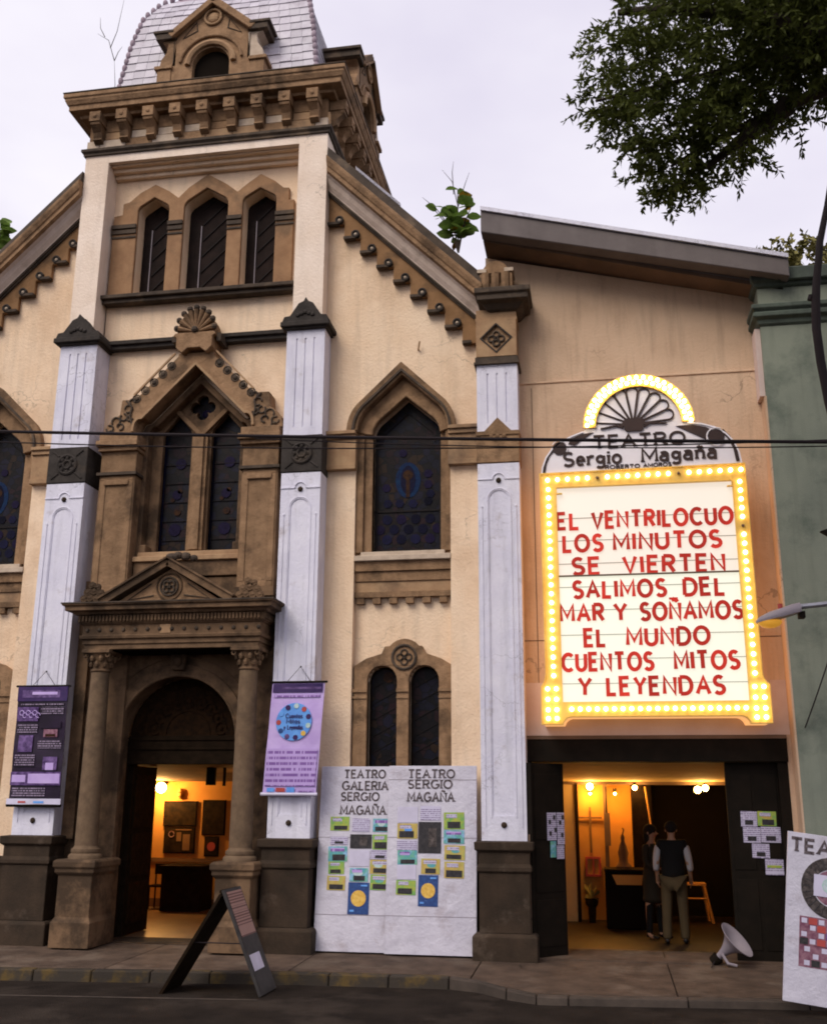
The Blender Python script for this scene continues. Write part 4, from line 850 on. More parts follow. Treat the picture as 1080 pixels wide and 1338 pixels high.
lamp((-4.86,2.2,1.97), 'ceiling_spotlight', 'tiny lit spotlight beside the dark hanging tube in the arched doorway', 4, .018, wall=False)
mk_ = thing('wall_mask', 'small pale mask hung high on the foyer wall beside the glaring bulb', 'mask', (-6.82,4.38,1.87))
MB().ball(-6.82,4.36,1.87,.05,.04,.085,10,8).build('face', M['ochre'], mk_, smooth=True); MB().box(-6.845,-6.83,4.315,4.33,1.88,1.895).box(-6.81,-6.795,4.315,4.33,1.88,1.895).box(-6.84,-6.80,4.32,4.335,1.82,1.83).build('eye_holes', M['dark'], mk_)
def frame(x0,x1,z0,z1,label,y=4.37,extra=None):
    t = thing('wall_picture', label, 'picture', ((x0+x1)/2,y,z0), 'pictures on the foyer wall')
    MB().box(x0,x1,y,y+.03,z0,z1).build('frame', M['wood'], t); MB().box(x0+.02,x1-.02,y-.004,y,z0+.02,z1-.02).build('picture', M['pictures'], t)
    if extra: extra(t, x0,x1,z0,z1,y)
def ex1(t,x0,x1,z0,z1,y):
    MB().torus(x0+.13,y-.008,z0+.30,.045,.008,16,5).build('printed_ring', M['chalk'], t); MB().box(x0+.2,x1-.06,y-.008,y-.004,z0+.36,z0+.38).box(x1-.2,x1-.08,y-.008,y-.004,z0+.05,z0+.3).build('printed_panel', M['ochred'], t)
    MB().box(x0+.22,x0+.30,y-.008,y-.004,z1-.22,z1-.08).build('printed_badge', M['ochred'], t)
frame(-7.09,-6.52,1.35,1.75,'upper dark picture directly above the one with a printed ring')
frame(-7.06,-6.53,.93,1.34,'lower dark picture with a small printed ring and panel', extra=ex1)
frame(-6.42,-6.03,1.22,1.77,'large dark picture on the right of the foyer wall')
def ex2(t,x0,x1,z0,z1,y): MB().tube([((x0+x1)/2,y-.01,(z0+z1)/2),((x0+x1)/2,y-.004,(z0+z1)/2)], .07, 16).build('printed_disc', M['p_red'], t)
frame(-6.36,-6.12,.89,1.20,'small picture with an orange disc under the large dark one', extra=ex2)
frame(-7.75,-7.31,1.21,1.79,'dark picture cut off by the open door leaf below the glaring bulb')
dk = thing('reception_counter', 'dark box counter standing on the foyer floor', 'counter', (-6.3,3.8,.108))
MB().box(-6.80,-6.16,3.75,4.3,.108,.74).build('body', M['wood'], dk); MB().box(-6.84,-6.12,3.7,4.32,.74,.78).build('top', M['wood'], dk)
ch = thing('chair', 'dark chair left of the foyer counter', 'chair', (-6.95,4.1,.108))
MB().box(-7.1,-6.86,3.95,4.2,.44,.47).build('seat', M['wood'], ch); MB().box(-7.1,-6.86,4.2,4.22,.62,.78).build('backrest', M['wood'], ch)
for a in (-7.09,-6.88):
    for b in (3.96,4.2): MB().box(a,a+.02,b,b+.02,.108,.78 if b>4 else .44).build('leg', M['wood'], ch)
sp = thing('hanging_spotlight', 'thick dark cylindrical stage light hanging inside the arched doorway', 'spotlight', (-5.24,1.5,2.2))
MB().tube([(-5.24,1.5,2.21),(-5.24,1.5,1.97)], .07, 14).build('housing', M['metal'], sp); MB().box(-5.26,-5.22,1.49,1.51,2.15,2.24).build('bracket', M['metal'], sp)
sp = thing('hanging_spotlight', 'thin dark tube light hanging beside the thicker one in the arched doorway', 'spotlight', (-5.05,1.5,2.2))
MB().tube([(-5.05,1.5,2.21),(-5.05,1.5,1.96)], .022, 10).build('housing', M['metal'], sp)

# ================================================================== THEATRE ANNEX
annex = thing('theatre_annex', 'peach stucco theatre annex with slanting grey roof edge and wide dark entrance', 'building', (.65,.3,.1))
def A_(m, n, mt, par=annex, **k): return m.build(n, M[mt], par, **k)
A_(MB().plate(rect(-.86,2.19,2.54,7.08), [], .30,.60), 'front_wall', 'annex')
A_(MB().plate([(-1.28,7.07),(2.19,7.07),(2.19,8.10),(-1.28,8.98)], [], .36,.60), 'upper_wall', 'annex')
A_(MB().box(-.86,2.19,.285,.36,7.055,7.085), 'wall_ledge', 'annex', bevel=.006)
A_(MB().box(.93,.942,.294,.301,6.66,7.055).box(-.86,2.19,.296,.301,3.68,3.69).box(-.70,-.69,.296,.301,2.6,7.0), 'render_joint', 'soffit')
A_(MB().box(-.862,2.192,.294,.30,2.545,3.17), 'painted_band', 'band')
A_(MB().add([(2.125,.296,2.5),(2.19,.296,2.5),(2.19,.296,7.05),(2.14,.296,7.05)], [(0,1,2,3)]), 'edge_strip', 'annex')
def slab_(x0,x1,za,zb,h,y0,y1):
    return MB().add([(x0,y0,za-h),(x1,y0,zb-h),(x1,y1,zb-h),(x0,y1,za-h),(x0,y0,za),(x1,y0,zb),(x1,y1,zb),(x0,y1,za)], [(0,1,2,3),(4,7,6,5),(0,4,5,1),(1,5,6,2),(2,6,7,3),(3,7,4,0)])
sl = -.282
A_(MB().add([(-1.28,-.22,9.05),(2.55,-.22,8.08),(2.55,0,8.08),(-1.28,0,9.05),(-1.28,-.22,9.36),(2.55,-.22,8.31),(2.55,0,8.31),(-1.28,0,9.36)], [(0,1,2,3),(4,7,6,5),(0,4,5,1),(1,5,6,2),(2,6,7,3),(3,7,4,0)]), 'roof_fascia', 'concrete', bevel=.01)
A_(slab_(-1.28,2.55,9.42,9.42-3.83*.272,.055,-.25,.02), 'fascia_capping', 'lilac')
A_(slab_(-1.27,2.5,9.08,9.08-3.77*.272,.05,.0,.60), 'soffit', 'soffit')
A_(slab_(-1.27,2.5,9.33,9.33-3.77*.272,.25,.0,9.), 'roof_slab', 'concrete')
A_(MB().box(-1.28,-1.2,.60,9,6,9.0).box(2.15,2.25,.60,9,.1,8.0).box(-1.2,2.2,8.9,9,.1,8.2), 'side_wall', 'annex')
A_(MB().box(-.86,2.12,.27,.66,2.238,2.54), 'entrance_beam', 'metal', bevel=.006); A_(MB().box(-.86,2.12,.262,.27,2.50,2.54), 'beam_edge', 'soffit')
A_(MB().box(-.86,-.80,.30,.60,.1,2.24), 'entrance_jamb', 'metal'); A_(MB().box(2.0,2.19,.31,.60,.1,2.54), 'entrance_jamb', 'metal')
A_(MB().box(2.115,2.19,.285,.31,1.4,2.545), 'jamb_edge', 'annex')
# door leaves
dl = A_(MB(T=lambda a,b,c: (-.82+a*.50+b*.72, .10+a*.51-b*.70, c)).box(0,.72,-.02,.02,.09,2.22), 'door_leaf', 'metal')
for z0,z1 in ((.2,.7),(.78,1.28),(1.36,2.1)): MB(T=lambda a,b,c: (-.82+a*.50+b*.72, .10+a*.51-b*.70, c)).box(.06,.66,.02,.03,z0,z1).build('door_panel', M['metal'], dl, bevel=.004)
A_(MB().box(-.86,-.80,.02,.30,.09,2.22), 'door_leaf', 'metal')
for i,(z0,z1) in enumerate(((.52,1.42),(.30,.50))):
    A_(MB().box(-.845,-.825,-.0,.02,z0,z1), 'door_rod', 'steel' if 0 else 'soffit')
dr = A_(MB().box(1.42,2.02,.40,.45,.09,2.235), 'door_leaf', 'metal')
for z0,z1 in ((.2,.95),(1.05,2.1)):
    for x0,x1 in ((1.46,1.70),(1.74,1.98)): MB().box(x0,x1,.392,.40,z0,z1).build('door_panel', M['metal'], dr, bevel=.004)
# papers on the door leaves
def paper(par, x0,x1,z0,z1, y, kind, T=None, rot=0., tag=True):
    cx_,cz = (x0+x1)/2,(z0+z1)/2
    def TT(a,b,c):
        da,dc = a-cx_,c-cz; q = (cx_+da*cos(rot)-dc*sin(rot), b, cz+da*sin(rot)+dc*cos(rot)); return T(*q) if T else q
    W,H = x1-x0, z1-z0
    base = {'white':'p_white','green':'p_green','teal':'p_teal','yel':'p_yel','dark':'p_photo','blue':'p_dblue','pale':'p_pale','title':'p_white','pgreen':'p_white'}[kind]
    m = MB(TT); m.box(x0,x1,y-.003,y,z0,z1); mats = [M[base]]
    if kind in ('green','teal','yel'):
        e0, e1, e2 = random.uniform(.08,.24), random.uniform(.08,.24), random.uniform(.34,.50)
        m.k = 1; mats.append(M['p_photo']); m.box(x0+W*e0,x1-W*e1,y-.005,y-.003,z0+H*.06,z0+H*e2)
        m.k = 3; c3 = random.choice(['p_hgreen','p_teal','p_yel','p_blue','p_green']); m.plate(arc(cx_+W*random.uniform(-.1,.1),cz+H*.1,W*random.uniform(.2,.34),H*random.uniform(.12,.2),0,360,10)[:-1],[],y-.0045,y-.003)
        m.k = 2; mats.append(M['p_lilt'] if kind=='teal' else M['p_white']); m.box(x0+W*.12,x1-W*random.uniform(.1,.4),y-.0055,y-.003,z0+H*.66,z0+H*.9); mats.append(M[c3])
    if kind == 'white': m.k = 1; mats.append(M['p_photo']); m.box(x0+W*.25,x1-W*.25,y-.005,y-.003,z0+H*.12,z0+H*.42)
    if kind == 'pgreen': m.k = 1; mats.append(M['p_green']); m.box(x0+W*.1,x1-W*.1,y-.005,y-.003,z0+H*.45,z0+H*.62)
    if kind == 'blue':
        m.k = 1; mats.append(M['p_sun']); m.tube([(cx_,y-.006,cz),(cx_,y-.003,cz)], W*.36, 18); m.k = 2; mats.append(M['p_blue']); m.box(x0+W*.1,x0+W*.3,y-.005,y-.003,z0+H*.08,z0+H*.14).box(x1-W*.4,x1-W*.1,y-.005,y-.003,z1-H*.12,z1-H*.07)
    if kind == 'dark': m.k = 1; mats.append(M['p_ring']); m.box(x0+W*.45,x1-W*.2,y-.005,y-.003,z0+H*.2,z0+H*.8)
    return m.build('poster', mats, par)
for (a,b,c,d,k) in ((1.56,1.74,1.52,1.69,'white'),(1.745,1.95,1.53,1.69,'green'),(1.575,1.765,1.345,1.515,'white'),(1.77,1.985,1.35,1.52,'white'),(1.66,1.85,1.18,1.335,'white'),(1.79,1.99,1.0,1.17,'pgreen')):
    paper(dr, a,b,c,d, .391, k, rot=-.02)
TL_ = lambda a,b,c: (-.80+a*.26+.03, .16+a*.9, c)
m = MB(T=lambda a,b,c: (-.82+a*.50+.0320+b*.72, .10+a*.51-.031-b*.70, c))
m.box(.30,.50,0,.004,1.35,1.66).box(.52,.68,0,.004,1.30,1.66); m.k=1; m.box(.36,.48,0,.004,1.16,1.34); m.k=0; m.box(.50,.66,0,.004,1.14,1.29); m.k=2
for q,(u,v) in enumerate(((.33,1.53),(.43,1.58),(.56,1.52),(.34,1.40),(.45,1.44),(.60,1.38),(.62,1.58))): m.box(u,u+.05,.004,.006,v,v+.05)
m.build('poster', [M['p_white'],M['p_teal'],M['p_photo']], dl)
# hall behind the entrance
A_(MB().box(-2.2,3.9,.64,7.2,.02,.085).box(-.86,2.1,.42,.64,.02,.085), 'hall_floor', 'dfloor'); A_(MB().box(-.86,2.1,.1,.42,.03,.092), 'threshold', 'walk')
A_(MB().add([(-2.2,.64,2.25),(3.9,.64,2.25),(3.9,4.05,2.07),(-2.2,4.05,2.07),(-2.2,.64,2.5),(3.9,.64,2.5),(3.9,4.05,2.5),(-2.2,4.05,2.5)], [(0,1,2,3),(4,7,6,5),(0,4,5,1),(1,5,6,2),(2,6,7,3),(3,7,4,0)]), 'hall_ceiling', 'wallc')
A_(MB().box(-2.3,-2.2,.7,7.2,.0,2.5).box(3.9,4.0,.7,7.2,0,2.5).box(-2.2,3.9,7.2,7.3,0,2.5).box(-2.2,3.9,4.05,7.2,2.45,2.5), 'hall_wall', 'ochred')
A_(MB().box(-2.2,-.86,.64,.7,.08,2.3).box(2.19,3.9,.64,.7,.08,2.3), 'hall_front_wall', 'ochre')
A_(MB().box(-2.2,-.41,4.0,4.2,.085,2.10), 'hall_partition', 'wallc'); A_(MB().box(-.40,-.36,3.97,4.2,.085,2.05), 'hall_door_frame', 'wood')
A_(MB().box(-2.2,3.9,3.97,4.2,2.03,2.09), 'hall_lintel', 'soffit')
A_(MB().box(-.36,.02,4.3,4.4,.085,2.05), 'niche_wall', 'ochre'); A_(MB().box(.02,.08,4.1,4.4,.085,2.05), 'niche_pier', 'soffit'); A_(MB().box(.08,.44,4.45,4.5,.6,2.05), 'niche_wall', 'ochre')
A_(MB().box(.44,.73,4.0,4.2,.085,2.04), 'hall_pillar', 'wood')
A_(MB().box(.73,3.9,5.2,5.3,.085,2.45), 'dark_curtain', 'dark')
lamp((-.17,3.9,2.0), 'wall_lamp', 'leftmost of the bright hall lights, above the wooden cross', 6, .05)
lamp((.49,3.9,1.985), 'wall_lamp', 'middle and smallest hall light at the lintel', 4, .035)
lamp((1.40,3.9,1.96), 'wall_lamp', 'paired glaring hall light on the right, left bulb of the two', 5, .05)
lamp((1.51,3.9,1.985), 'wall_lamp', 'paired glaring hall light on the right, right bulb of the two', 5, .045)
lamp((.20,4.15,1.90), 'niche_lamp', 'small bulb hidden in the orange niche above the desk', 16, .02, col=(1,.42,.06), wall=False)
lamp((-.17,4.18,1.90), 'niche_lamp', 'small bulb hidden in the orange niche above the cross', 12, .02, col=(1,.42,.06), wall=False)
cr = thing('wooden_cross', 'tall thin wooden cross against the orange niche', 'cross', (-.19,4.25,1.04))
MB().box(-.20,-.17,4.24,4.27,1.04,1.70).build('upright', M['ochred'], cr); MB().box(-.36,-.01,4.235,4.265,1.53,1.56).build('crossbar', M['ochred'], cr)
fx = thing('fire_cabinet', 'red framed cabinet with glass panes below the wooden cross', 'cabinet', (-.16,4.25,.70))
MB().plate(rect(-.28,-.05,.70,.98), [rect(-.25,-.17,.73,.95), rect(-.15,-.08,.73,.95)], 4.20,4.28).build('frame', M['p_red'], fx); MB().box(-.27,-.06,4.26,4.27,.71,.97).build('pane', M['ochre'], fx)
sx3 = thing('tall_shelf_box', 'narrow dark box fixed to the pier beside the cross', 'box', (.08,4.05,1.15)); MB().box(.02,.11,4.02,4.10,1.15,1.62).build('box', M['soffit'], sx3); MB().box(.055,.075,4.03,4.05,1.62,2.0).build('cord', M['bar'], sx3)
ds = thing('hall_desk', 'black draped desk with an orange paper box in the hall', 'desk', (.3,3.4,.085))
MB().box(.0,.62,3.15,3.7,.085,.84).build('drape', M['dark'], ds, bevel=.02); MB().box(-.01,.63,3.13,3.72,.84,.87).build('top', M['wood'], ds)
MB().add([(.10,3.13,.80),(.52,3.13,.80),(.50,3.13,.67),(.16,3.13,.67)]+[(.10,3.10,.80),(.52,3.10,.80),(.50,3.10,.67),(.16,3.10,.67)], [(0,1,2,3),(7,6,5,4),(0,4,5,1),(1,5,6,2),(2,6,7,3),(3,7,4,0)]).build('paper_panel', M['ochre'], ds)
st = thing('statuette', 'dark slim figurine standing on the hall desk', 'statuette', (.27,3.4,.87))
MB().lathe([(.10,.87),(.11,.90),(.07,.95),(.06,1.0),(.075,1.08),(.05,1.18),(.025,1.24),(.03,1.29),(.015,1.33)], .27,3.4,12).build('body', M['ochred'], st, smooth=True); MB().tube([(.27,3.4,1.32),(.29,3.4,1.40),(.27,3.4,1.42)], .012, 6).build('hook', M['ochred'], st)
pl_ = thing('potted_plant', 'dark potted plant on a stand at the foot of the fire cabinet', 'plant', (-.2,3.9,.085))
MB().lathe([(.05,.085),(.06,.30),(.09,.34),(.10,.42)], -.2,3.9,10).build('pot', M['wood'], pl_)
mm = MB()
for q in range(26):
    a = random.uniform(0,6.28); r = random.uniform(.02,.13); z = random.uniform(.42,.66); mm.add([(-.2,3.9,.42),(-.2+r*cos(a),3.9+r*sin(a),z),(-.2+r*cos(a+.5),3.9+r*sin(a+.5),z-.05)], [(0,1,2)])
mm.build('foliage', M['leafo'], pl_)
so = thing('wooden_stool', 'orange lit wooden stool standing behind the man', 'stool', (1.3,4.3,.085))
MB().box(1.12,1.46,4.2,4.5,.60,.63).build('seat', M['ochre'], so)
for (a,b,c,d) in ((1.15,1.08,4.22,4.18),(1.43,1.53,4.22,4.18),(1.15,1.1,4.48,4.52),(1.43,1.5,4.48,4.52)): MB().tube([(a,c,.60),(b,d,.085)], .022, 6).build('leg', M['ochre'], so)
MB().tube([(1.12,4.2,.42),(1.47,4.2,.42)], .014, 6).build('stretcher', M['ochre'], so)
po = thing('leaning_pole', 'thin light wooden pole slanting beside the dark pillar', 'pole', (.68,3.9,1.4)); MB().tube([(.64,3.95,2.0),(.70,3.85,1.40),(.78,3.75,.6)], .014, 6).build('rod', M['ochre'], po)

# ================================================================== GREEN BUILDING
gb = thing('green_building', 'green stucco building with weathered cornice at the right edge', 'building', (4,1,.1))
GR = (2.185,7.0,0.0,9.0)
GB_ = lambda m,n,mt,**k: m.build(n, M[mt], gb, **k)
GB_(MB().box(*GR,.0,8.1), 'wall', 'green')
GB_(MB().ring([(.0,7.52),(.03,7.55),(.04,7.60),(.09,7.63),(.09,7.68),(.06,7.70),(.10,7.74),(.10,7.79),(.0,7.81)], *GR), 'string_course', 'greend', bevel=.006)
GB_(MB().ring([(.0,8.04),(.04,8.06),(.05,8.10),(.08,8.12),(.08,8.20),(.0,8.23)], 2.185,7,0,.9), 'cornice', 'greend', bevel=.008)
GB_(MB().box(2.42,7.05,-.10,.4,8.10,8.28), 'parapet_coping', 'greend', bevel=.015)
GB_(MB().box(2.165,2.186,-.004,.29,.1,6.6), 'corner_edge', 'annex'); GB_(MB().box(2.12,2.184,.05,.29,6.62,7.52), 'flank_strip', 'band')

# ================================================================== MARQUEE SIGN
sign = thing('theatre_marquee', 'tall lit marquee with yellow bulb border, scallop shell crest and rows of red letters', 'theatre sign', (.65,.2,2.65))
SG = lambda m,n,mt,**k: m.build(n, M[mt], k.pop('par', sign), **k)
Xh = lambda u: -.727+.002527*u
Zh = lambda u,v: 7.0076-.002635*v-.000112*u
H_ = lambda *p: [(Xh(u),Zh(u,v)) for u,v in p]
FO = [(-.595,5.68),(-.585,3.22)]+bez((-.585,3.22),(-.60,3.12),(-.64,3.08),4)[1:]+[(-.645,2.65),(-.41,2.65)]+bez((-.41,2.65),(-.39,2.72),(-.32,2.735),4)[1:]+[(1.60,2.735)]+bez((1.60,2.735),(1.67,2.72),(1.69,2.65),4)[1:]+[(1.915,2.65),(1.915,3.08)]+bez((1.915,3.08),(1.86,3.10),(1.845,3.20),4)[1:]+[(1.84,5.70)]
FI = [(-.40,5.50),(-.40,2.90),(1.69,2.90),(1.68,5.50)]
SG(MB().plate(FO, [FI], -.15,-.10), 'bulb_border', 'frame')
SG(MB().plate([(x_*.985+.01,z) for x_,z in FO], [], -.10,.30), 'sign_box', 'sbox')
SG(MB().line(FO+[FO[0]], .015, -.162,-.10), 'border_edge', 'frame')
pn = SG(MB().box(-.398,1.688,-.112,-.102,4.40,5.50), 'upper_panel', 'panel'); SG(MB().box(-.398,1.688,-.112,-.102,2.90,4.385), 'lower_panel', 'panel2')
SG(MB().box(-.40,1.69,-.135,-.105,4.385,4.402), 'panel_seam', 'soffit')
SG(MB().line([(-.40,5.44),(-.40,5.50),(-.34,5.50),(1.62,5.50),(1.68,5.50),(1.68,5.44)], .012, -.16,-.105).line([(-.40,5.42),(-.33,5.42)],.012,-.16,-.105).line([(1.62,5.43),(1.69,5.43)],.012,-.16,-.105), 'panel_trim', 'frame')
RZ = [4.97,4.69,4.405,4.12,3.84,3.545,3.26,2.975]
for z in RZ:
    SG(MB().box(-.398,1.688,-.122,-.112,z+.135,z+.1395), 'letter_rail', 'soffit')
# white crest
CC = .628
SH = H_((62,505),(66,470),(85,420),(115,378),(155,345),(205,318),(268,293))
SHr = H_((765,252),(830,258),(890,275),(940,305),(975,345),(995,395),(1003,450))
AR = arc(CC,6.245,.628,.635,178,4,24)
crest = SG(MB().plate(SH+AR+SHr, [], -.13,-.02), 'crest_panel', 'white')
SG(MB().line(SH, .018,-.145,-.02), 'crest_edge', 'white'); SG(MB().line(SHr, .018,-.145,-.02), 'crest_edge', 'white')
SG(MB().plate(arc(CC,6.25,.665,.66,180,2,26)+list(reversed(arc(CC,6.25,.53,.52,180,2,26))), [], -.16,-.135), 'arch_border', 'frame')
SG(MB().line(arc(CC,6.25,.665,.66,180,2,26), .014,-.172,-.13).line(arc(CC,6.25,.525,.515,180,2,26), .012,-.168,-.13), 'arch_edge', 'frame')
# scallop shell
lobes = 9; base = (Xh(512),Zh(512,256))
for q in range(lobes):
    a = radians(180-(q+.5)*180/lobes*1.0); a = radians(2)+ (a)*(176/180)
    Rr = .47 if 0 else .46; tx,tz = base[0]+.38*cos(a)*1.12, base[1]+.02+.375*sin(a)*1.05
    d = Vector((cos(a),sin(a))); nrm = Vector((-d.y,d.x)); hw_ = .068
    tip = (tx,tz); A0 = (base[0]+.07*cos(a),base[1]+.05*sin(a))
    pts = [(A0[0]+nrm.x*.008,A0[1]+nrm.y*.008)]+[(tx+nrm.x*hw_*cos(t)+d.x*hw_*sin(t), tz+nrm.y*hw_*cos(t)+d.y*hw_*sin(t)) for t in [radians(i*18) for i in range(0,11)]]+[(A0[0]-nrm.x*.008,A0[1]-nrm.y*.008)]
    SG(MB().line(pts, .019,-.142-.0011*q,-.13), 'shell_lobe', 'ink2')
SG(MB().plate([(base[0]-.20,base[1]-.03),(base[0]-.14,base[1]+.01),(base[0]-.10,base[1]+.07),(base[0]+.10,base[1]+.07),(base[0]+.14,base[1]+.02),(base[0]+.21,base[1]-.01),(base[0]+.12,base[1]-.02),(base[0]+.115,base[1]-.07),(base[0]+.09,base[1]-.095),(base[0]-.09,base[1]-.095),(base[0]-.115,base[1]-.06),(base[0]-.11,base[1]-.03)], [], -.1545,-.13), 'shell_foot', 'ink2')
SG(MB().line([(base[0]-.40,base[1]-.045),(base[0]-.2,base[1]-.012),(base[0]-.125,base[1]-.05)], .017,-.156,-.13).line([(base[0]+.40,base[1]-.01),(base[0]+.2,base[1]+.0),(base[0]+.125,base[1]-.045)], .017,-.156,-.13), 'shell_line', 'ink2')
# scrolls of the crest
SG(MB().plate(H_((195,352),(205,330),(262,303),(318,296),(255,338),(225,360)), [], -.142,-.13), 'scroll_wedge', 'ink2')
SG(MB().plate(H_((712,268),(790,262),(850,274),(880,290),(858,305),(848,335)), [], -.142,-.13), 'scroll_wedge', 'ink2')
SG(MB().tube([(Xh(152),-.145,Zh(152,374)),(Xh(152),-.13,Zh(152,374))], .085, 20), 'scroll_disc', 'ink2'); SG(MB().tube([(Xh(897),-.145,Zh(897,322)),(Xh(897),-.13,Zh(897,322))], .095, 20), 'scroll_disc', 'ink2')
SG(MB().torus(Xh(897),-.146,Zh(897,322),.112,.009,22,5,60,320).torus(Xh(152),-.146,Zh(152,374),.098,.006,22,5,-30,150), 'scroll_ring', 'white')
SG(MB().line(H_((72,498),(80,452),(96,412),(128,372)), .030,-.143,-.13).line(H_((925,290),(955,325),(978,375),(988,440)), .038,-.143,-.13), 'scroll_tail', 'ink2')
def lt(mt, par, nm='letter'): return lambda mb,c,x: mb.build(nm, M[mt], par)
text('TEATRO', .075, 5.99, .15, wd=.20, serif=.17, gap=.30, fit=1.09, each=lt('ink2', crest), y=-.13, depth=.012, slope=.005)
text('Sergio', -.295, 5.775, .165, wd=.20, serif=.14, gap=.22, fit=.69, each=lt('ink2', crest), y=-.13, depth=.012, slope=.012)
text('Magaña', .655, 5.785, .165, wd=.20, serif=.14, gap=.22, fit=.87, each=lt('ink2', crest), y=-.13, depth=.012, slope=.012)
ROB = text('ROBERTO', .205, 5.712, .045, wd=.22, gap=.25, fit=.41, y=-.13, depth=.01); ROB.build('lettering', M['ink2'], crest)
text('AMOROS', .66, 5.715, .045, wd=.22, gap=.25, fit=.33, y=-.13, depth=.01).build('lettering', M['ink2'], crest)
# the red programme letters
rows = [(0,'EL',-.41,-.13),(0,'VENTRILOCUO',.01,1.67),(1,'LOS',-.34,.14),(1,'MINUTOS',.26,1.52),(2,'SE',-.24,.10),(2,'VIERTEN',.36,1.54),(3,'SALIMOS',-.24,.85),(3,'DEL',1.04,1.52),
        (4,'MAR',-.40,.12),(4,'Y',.23,.39),(4,'SOÑAMOS',.53,1.70),(5,'EL',-.13,.13),(5,'MUNDO',.36,1.31),(6,'CUENTOS',-.40,.66),(6,'MITOS',.89,1.62),(7,'Y',-.22,-.06),(7,'LEYENDAS',.11,1.44)]
for r,s_,a,b in rows: text(s_, a+.012, RZ[r]+.008, .19, wd=.235, gap=.36, fit=b-a-.03, each=lt('red', sign), y=-.118, depth=.012, jit=.03)
text('_', .87, 4.09, .19, wd=.13, fit=.10, each=lt('red', sign), y=-.118, depth=.012)
# bulbs
bl = MB().ball(0,0,0,.026,.032,.026,10,6).mesh('bulb', M['bulb'], smooth=True); BP = []
for i in range(20): BP.append((-.50+i*.1205,5.59+.0015*i))
for i in range(22): z = 5.47-i*.108; BP.append((-.495,z)); BP.append((1.765,z))
for i in range(21): BP.append((-.30+i*.097,2.815))
for s0,s1 in ((-.57,-.47),(1.75,1.85)):
    for z in (3.05,2.93,2.81,2.71): BP.append((s0,z)); BP.append((s1,z))
for i in range(23):
    a = radians(178-i*176/22); BP.append((CC+.625*cos(a),6.25+.62*sin(a)))
    if i < 22: a = radians(174-i*176/22); BP.append((CC+.567*cos(a),6.25+.557*sin(a)))
dead = {(5),(31),(13)}
bd = MB().ball(0,0,0,.020,.022,.020,8,5).mesh('dead_bulb', M['soffit'])
for i,(x_,z) in enumerate(BP):
    y_ = -.165 if z < 5.65 else -.178
    if i in dead: inst('dead_bulb', bd, (x_,y_,z), sign)
    else: inst('bulb', bl, (x_,y_-.01,z), sign)

# ================================================================== BANNERS
def banner(x0,x1,z0,z1,name,label,dark,dx):
    t = thing(name, label, 'banner', ((x0+x1)/2,-.09,z0))
    # slight forward lean at the bottom, skewed like the cloth in the photograph
    def T(a,b,c): k = (z1-c)/(z1-z0); return (a+dx*k, b-.06-.02*k+.006*sin(c*9+a*4), c)
    n = 12; W = x1-x0; vs=[]; fs=[]
    def sheet(a,b,lo,hi,y,nx=4,nz=8):
        m = MB(T); 
        vs = [(a+(b-a)*i/nx, y, lo+(hi-lo)*j/nz) for j in range(nz+1) for i in range(nx+1)]
        m.add(vs, [(j*(nx+1)+i, j*(nx+1)+i+1, (j+1)*(nx+1)+i+1, (j+1)*(nx+1)+i) for j in range(nz) for i in range(nx)]); return m
    bd_ = sheet(x0,x1,z0,z1,0,6,16)
    body = bd_.build('cloth', M['p_dark' if dark else 'p_lila'], t); sol = body.modifiers.new('thickness','SOLIDIFY'); sol.thickness = .006; sol.offset = 1
    MB(T).tube([(x0-.03,-.0,z1),(x1+.03,-.0,z1)], .014, 8).build('top_rod', M['metal'], t)
    MB(T).tube([(x0-.02,-.005,z0),(x1+.02,-.005,z0)], .02, 8).build('bottom_rod', M['p_pale'] if not dark else M['metal'], t)
    MB(T).tube([(x0+W*.28,0,z1+.01),(x0+W*.5,.02,z1+.19),(x0+W*.72,0,z1+.01)], .004, 5).build('cord', M['cable'], t)
    MB(T).ball(x0+W*.5,.03,z1+.19,.012).build('nail', M['iron'], t)
    def pb(a,b,c,d,mt,y=-.012,nm='print'): sheet(x0+W*a,x0+W*b,z0+(z1-z0)*c,z0+(z1-z0)*d,y,3,3).build(nm, M[mt], t)
    return t,pb,T,W
t,pb,T,W = banner(-7.31,-6.63,1.70,3.17,'dark_banner','dark purple printed banner with pale bottom strip hanging on the left pilaster',True,.03)
pb(0,1,.87,1,'p_navy'); pb(.1,.85,.90,.965,'p_purp',-.015); pb(.3,.8,.925,.95,'p_lila',-.018); pb(.08,.95,.835,.855,'p_dtext',-.015,'small_print')
pb(.02,.45,.70,.82,'p_purp',-.015,'photo'); pb(.5,.95,.76,.82,'p_dtext'); pb(.05,.45,.60,.68,'p_dtext'); pb(.5,.92,.64,.70,'p_dark',-.015,'photo'); pb(.58,.86,.565,.63,'p_check',-.016,'photo'); pb(.62,.82,.57,.59,'gamber',-.019,'photo_glow')
pb(.10,.38,.44,.58,'p_purp',-.016,'photo'); pb(.48,.95,.47,.54,'p_dtext'); pb(.05,.45,.32,.42,'p_dtext'); pb(.62,.90,.29,.40,'p_purp',-.016,'photo'); pb(.68,.84,.29,.35,'p_lila',-.019,'photo')
pb(.0,1,.165,.275,'p_purp',-.017,'violet_strip'); pb(.35,.98,.18,.26,'p_lila',-.020); pb(.03,.3,.19,.25,'p_lila',-.020,'photo'); pb(.05,.7,.075,.15,'p_dtext'); pb(-.03,1.03,.005,.055,'p_pale',-.02,'logo_strip'); pb(.2,.35,.02,.035,'p_red',-.024,'logo'); pb(.5,.7,.018,.035,'p_blue',-.024,'logo')
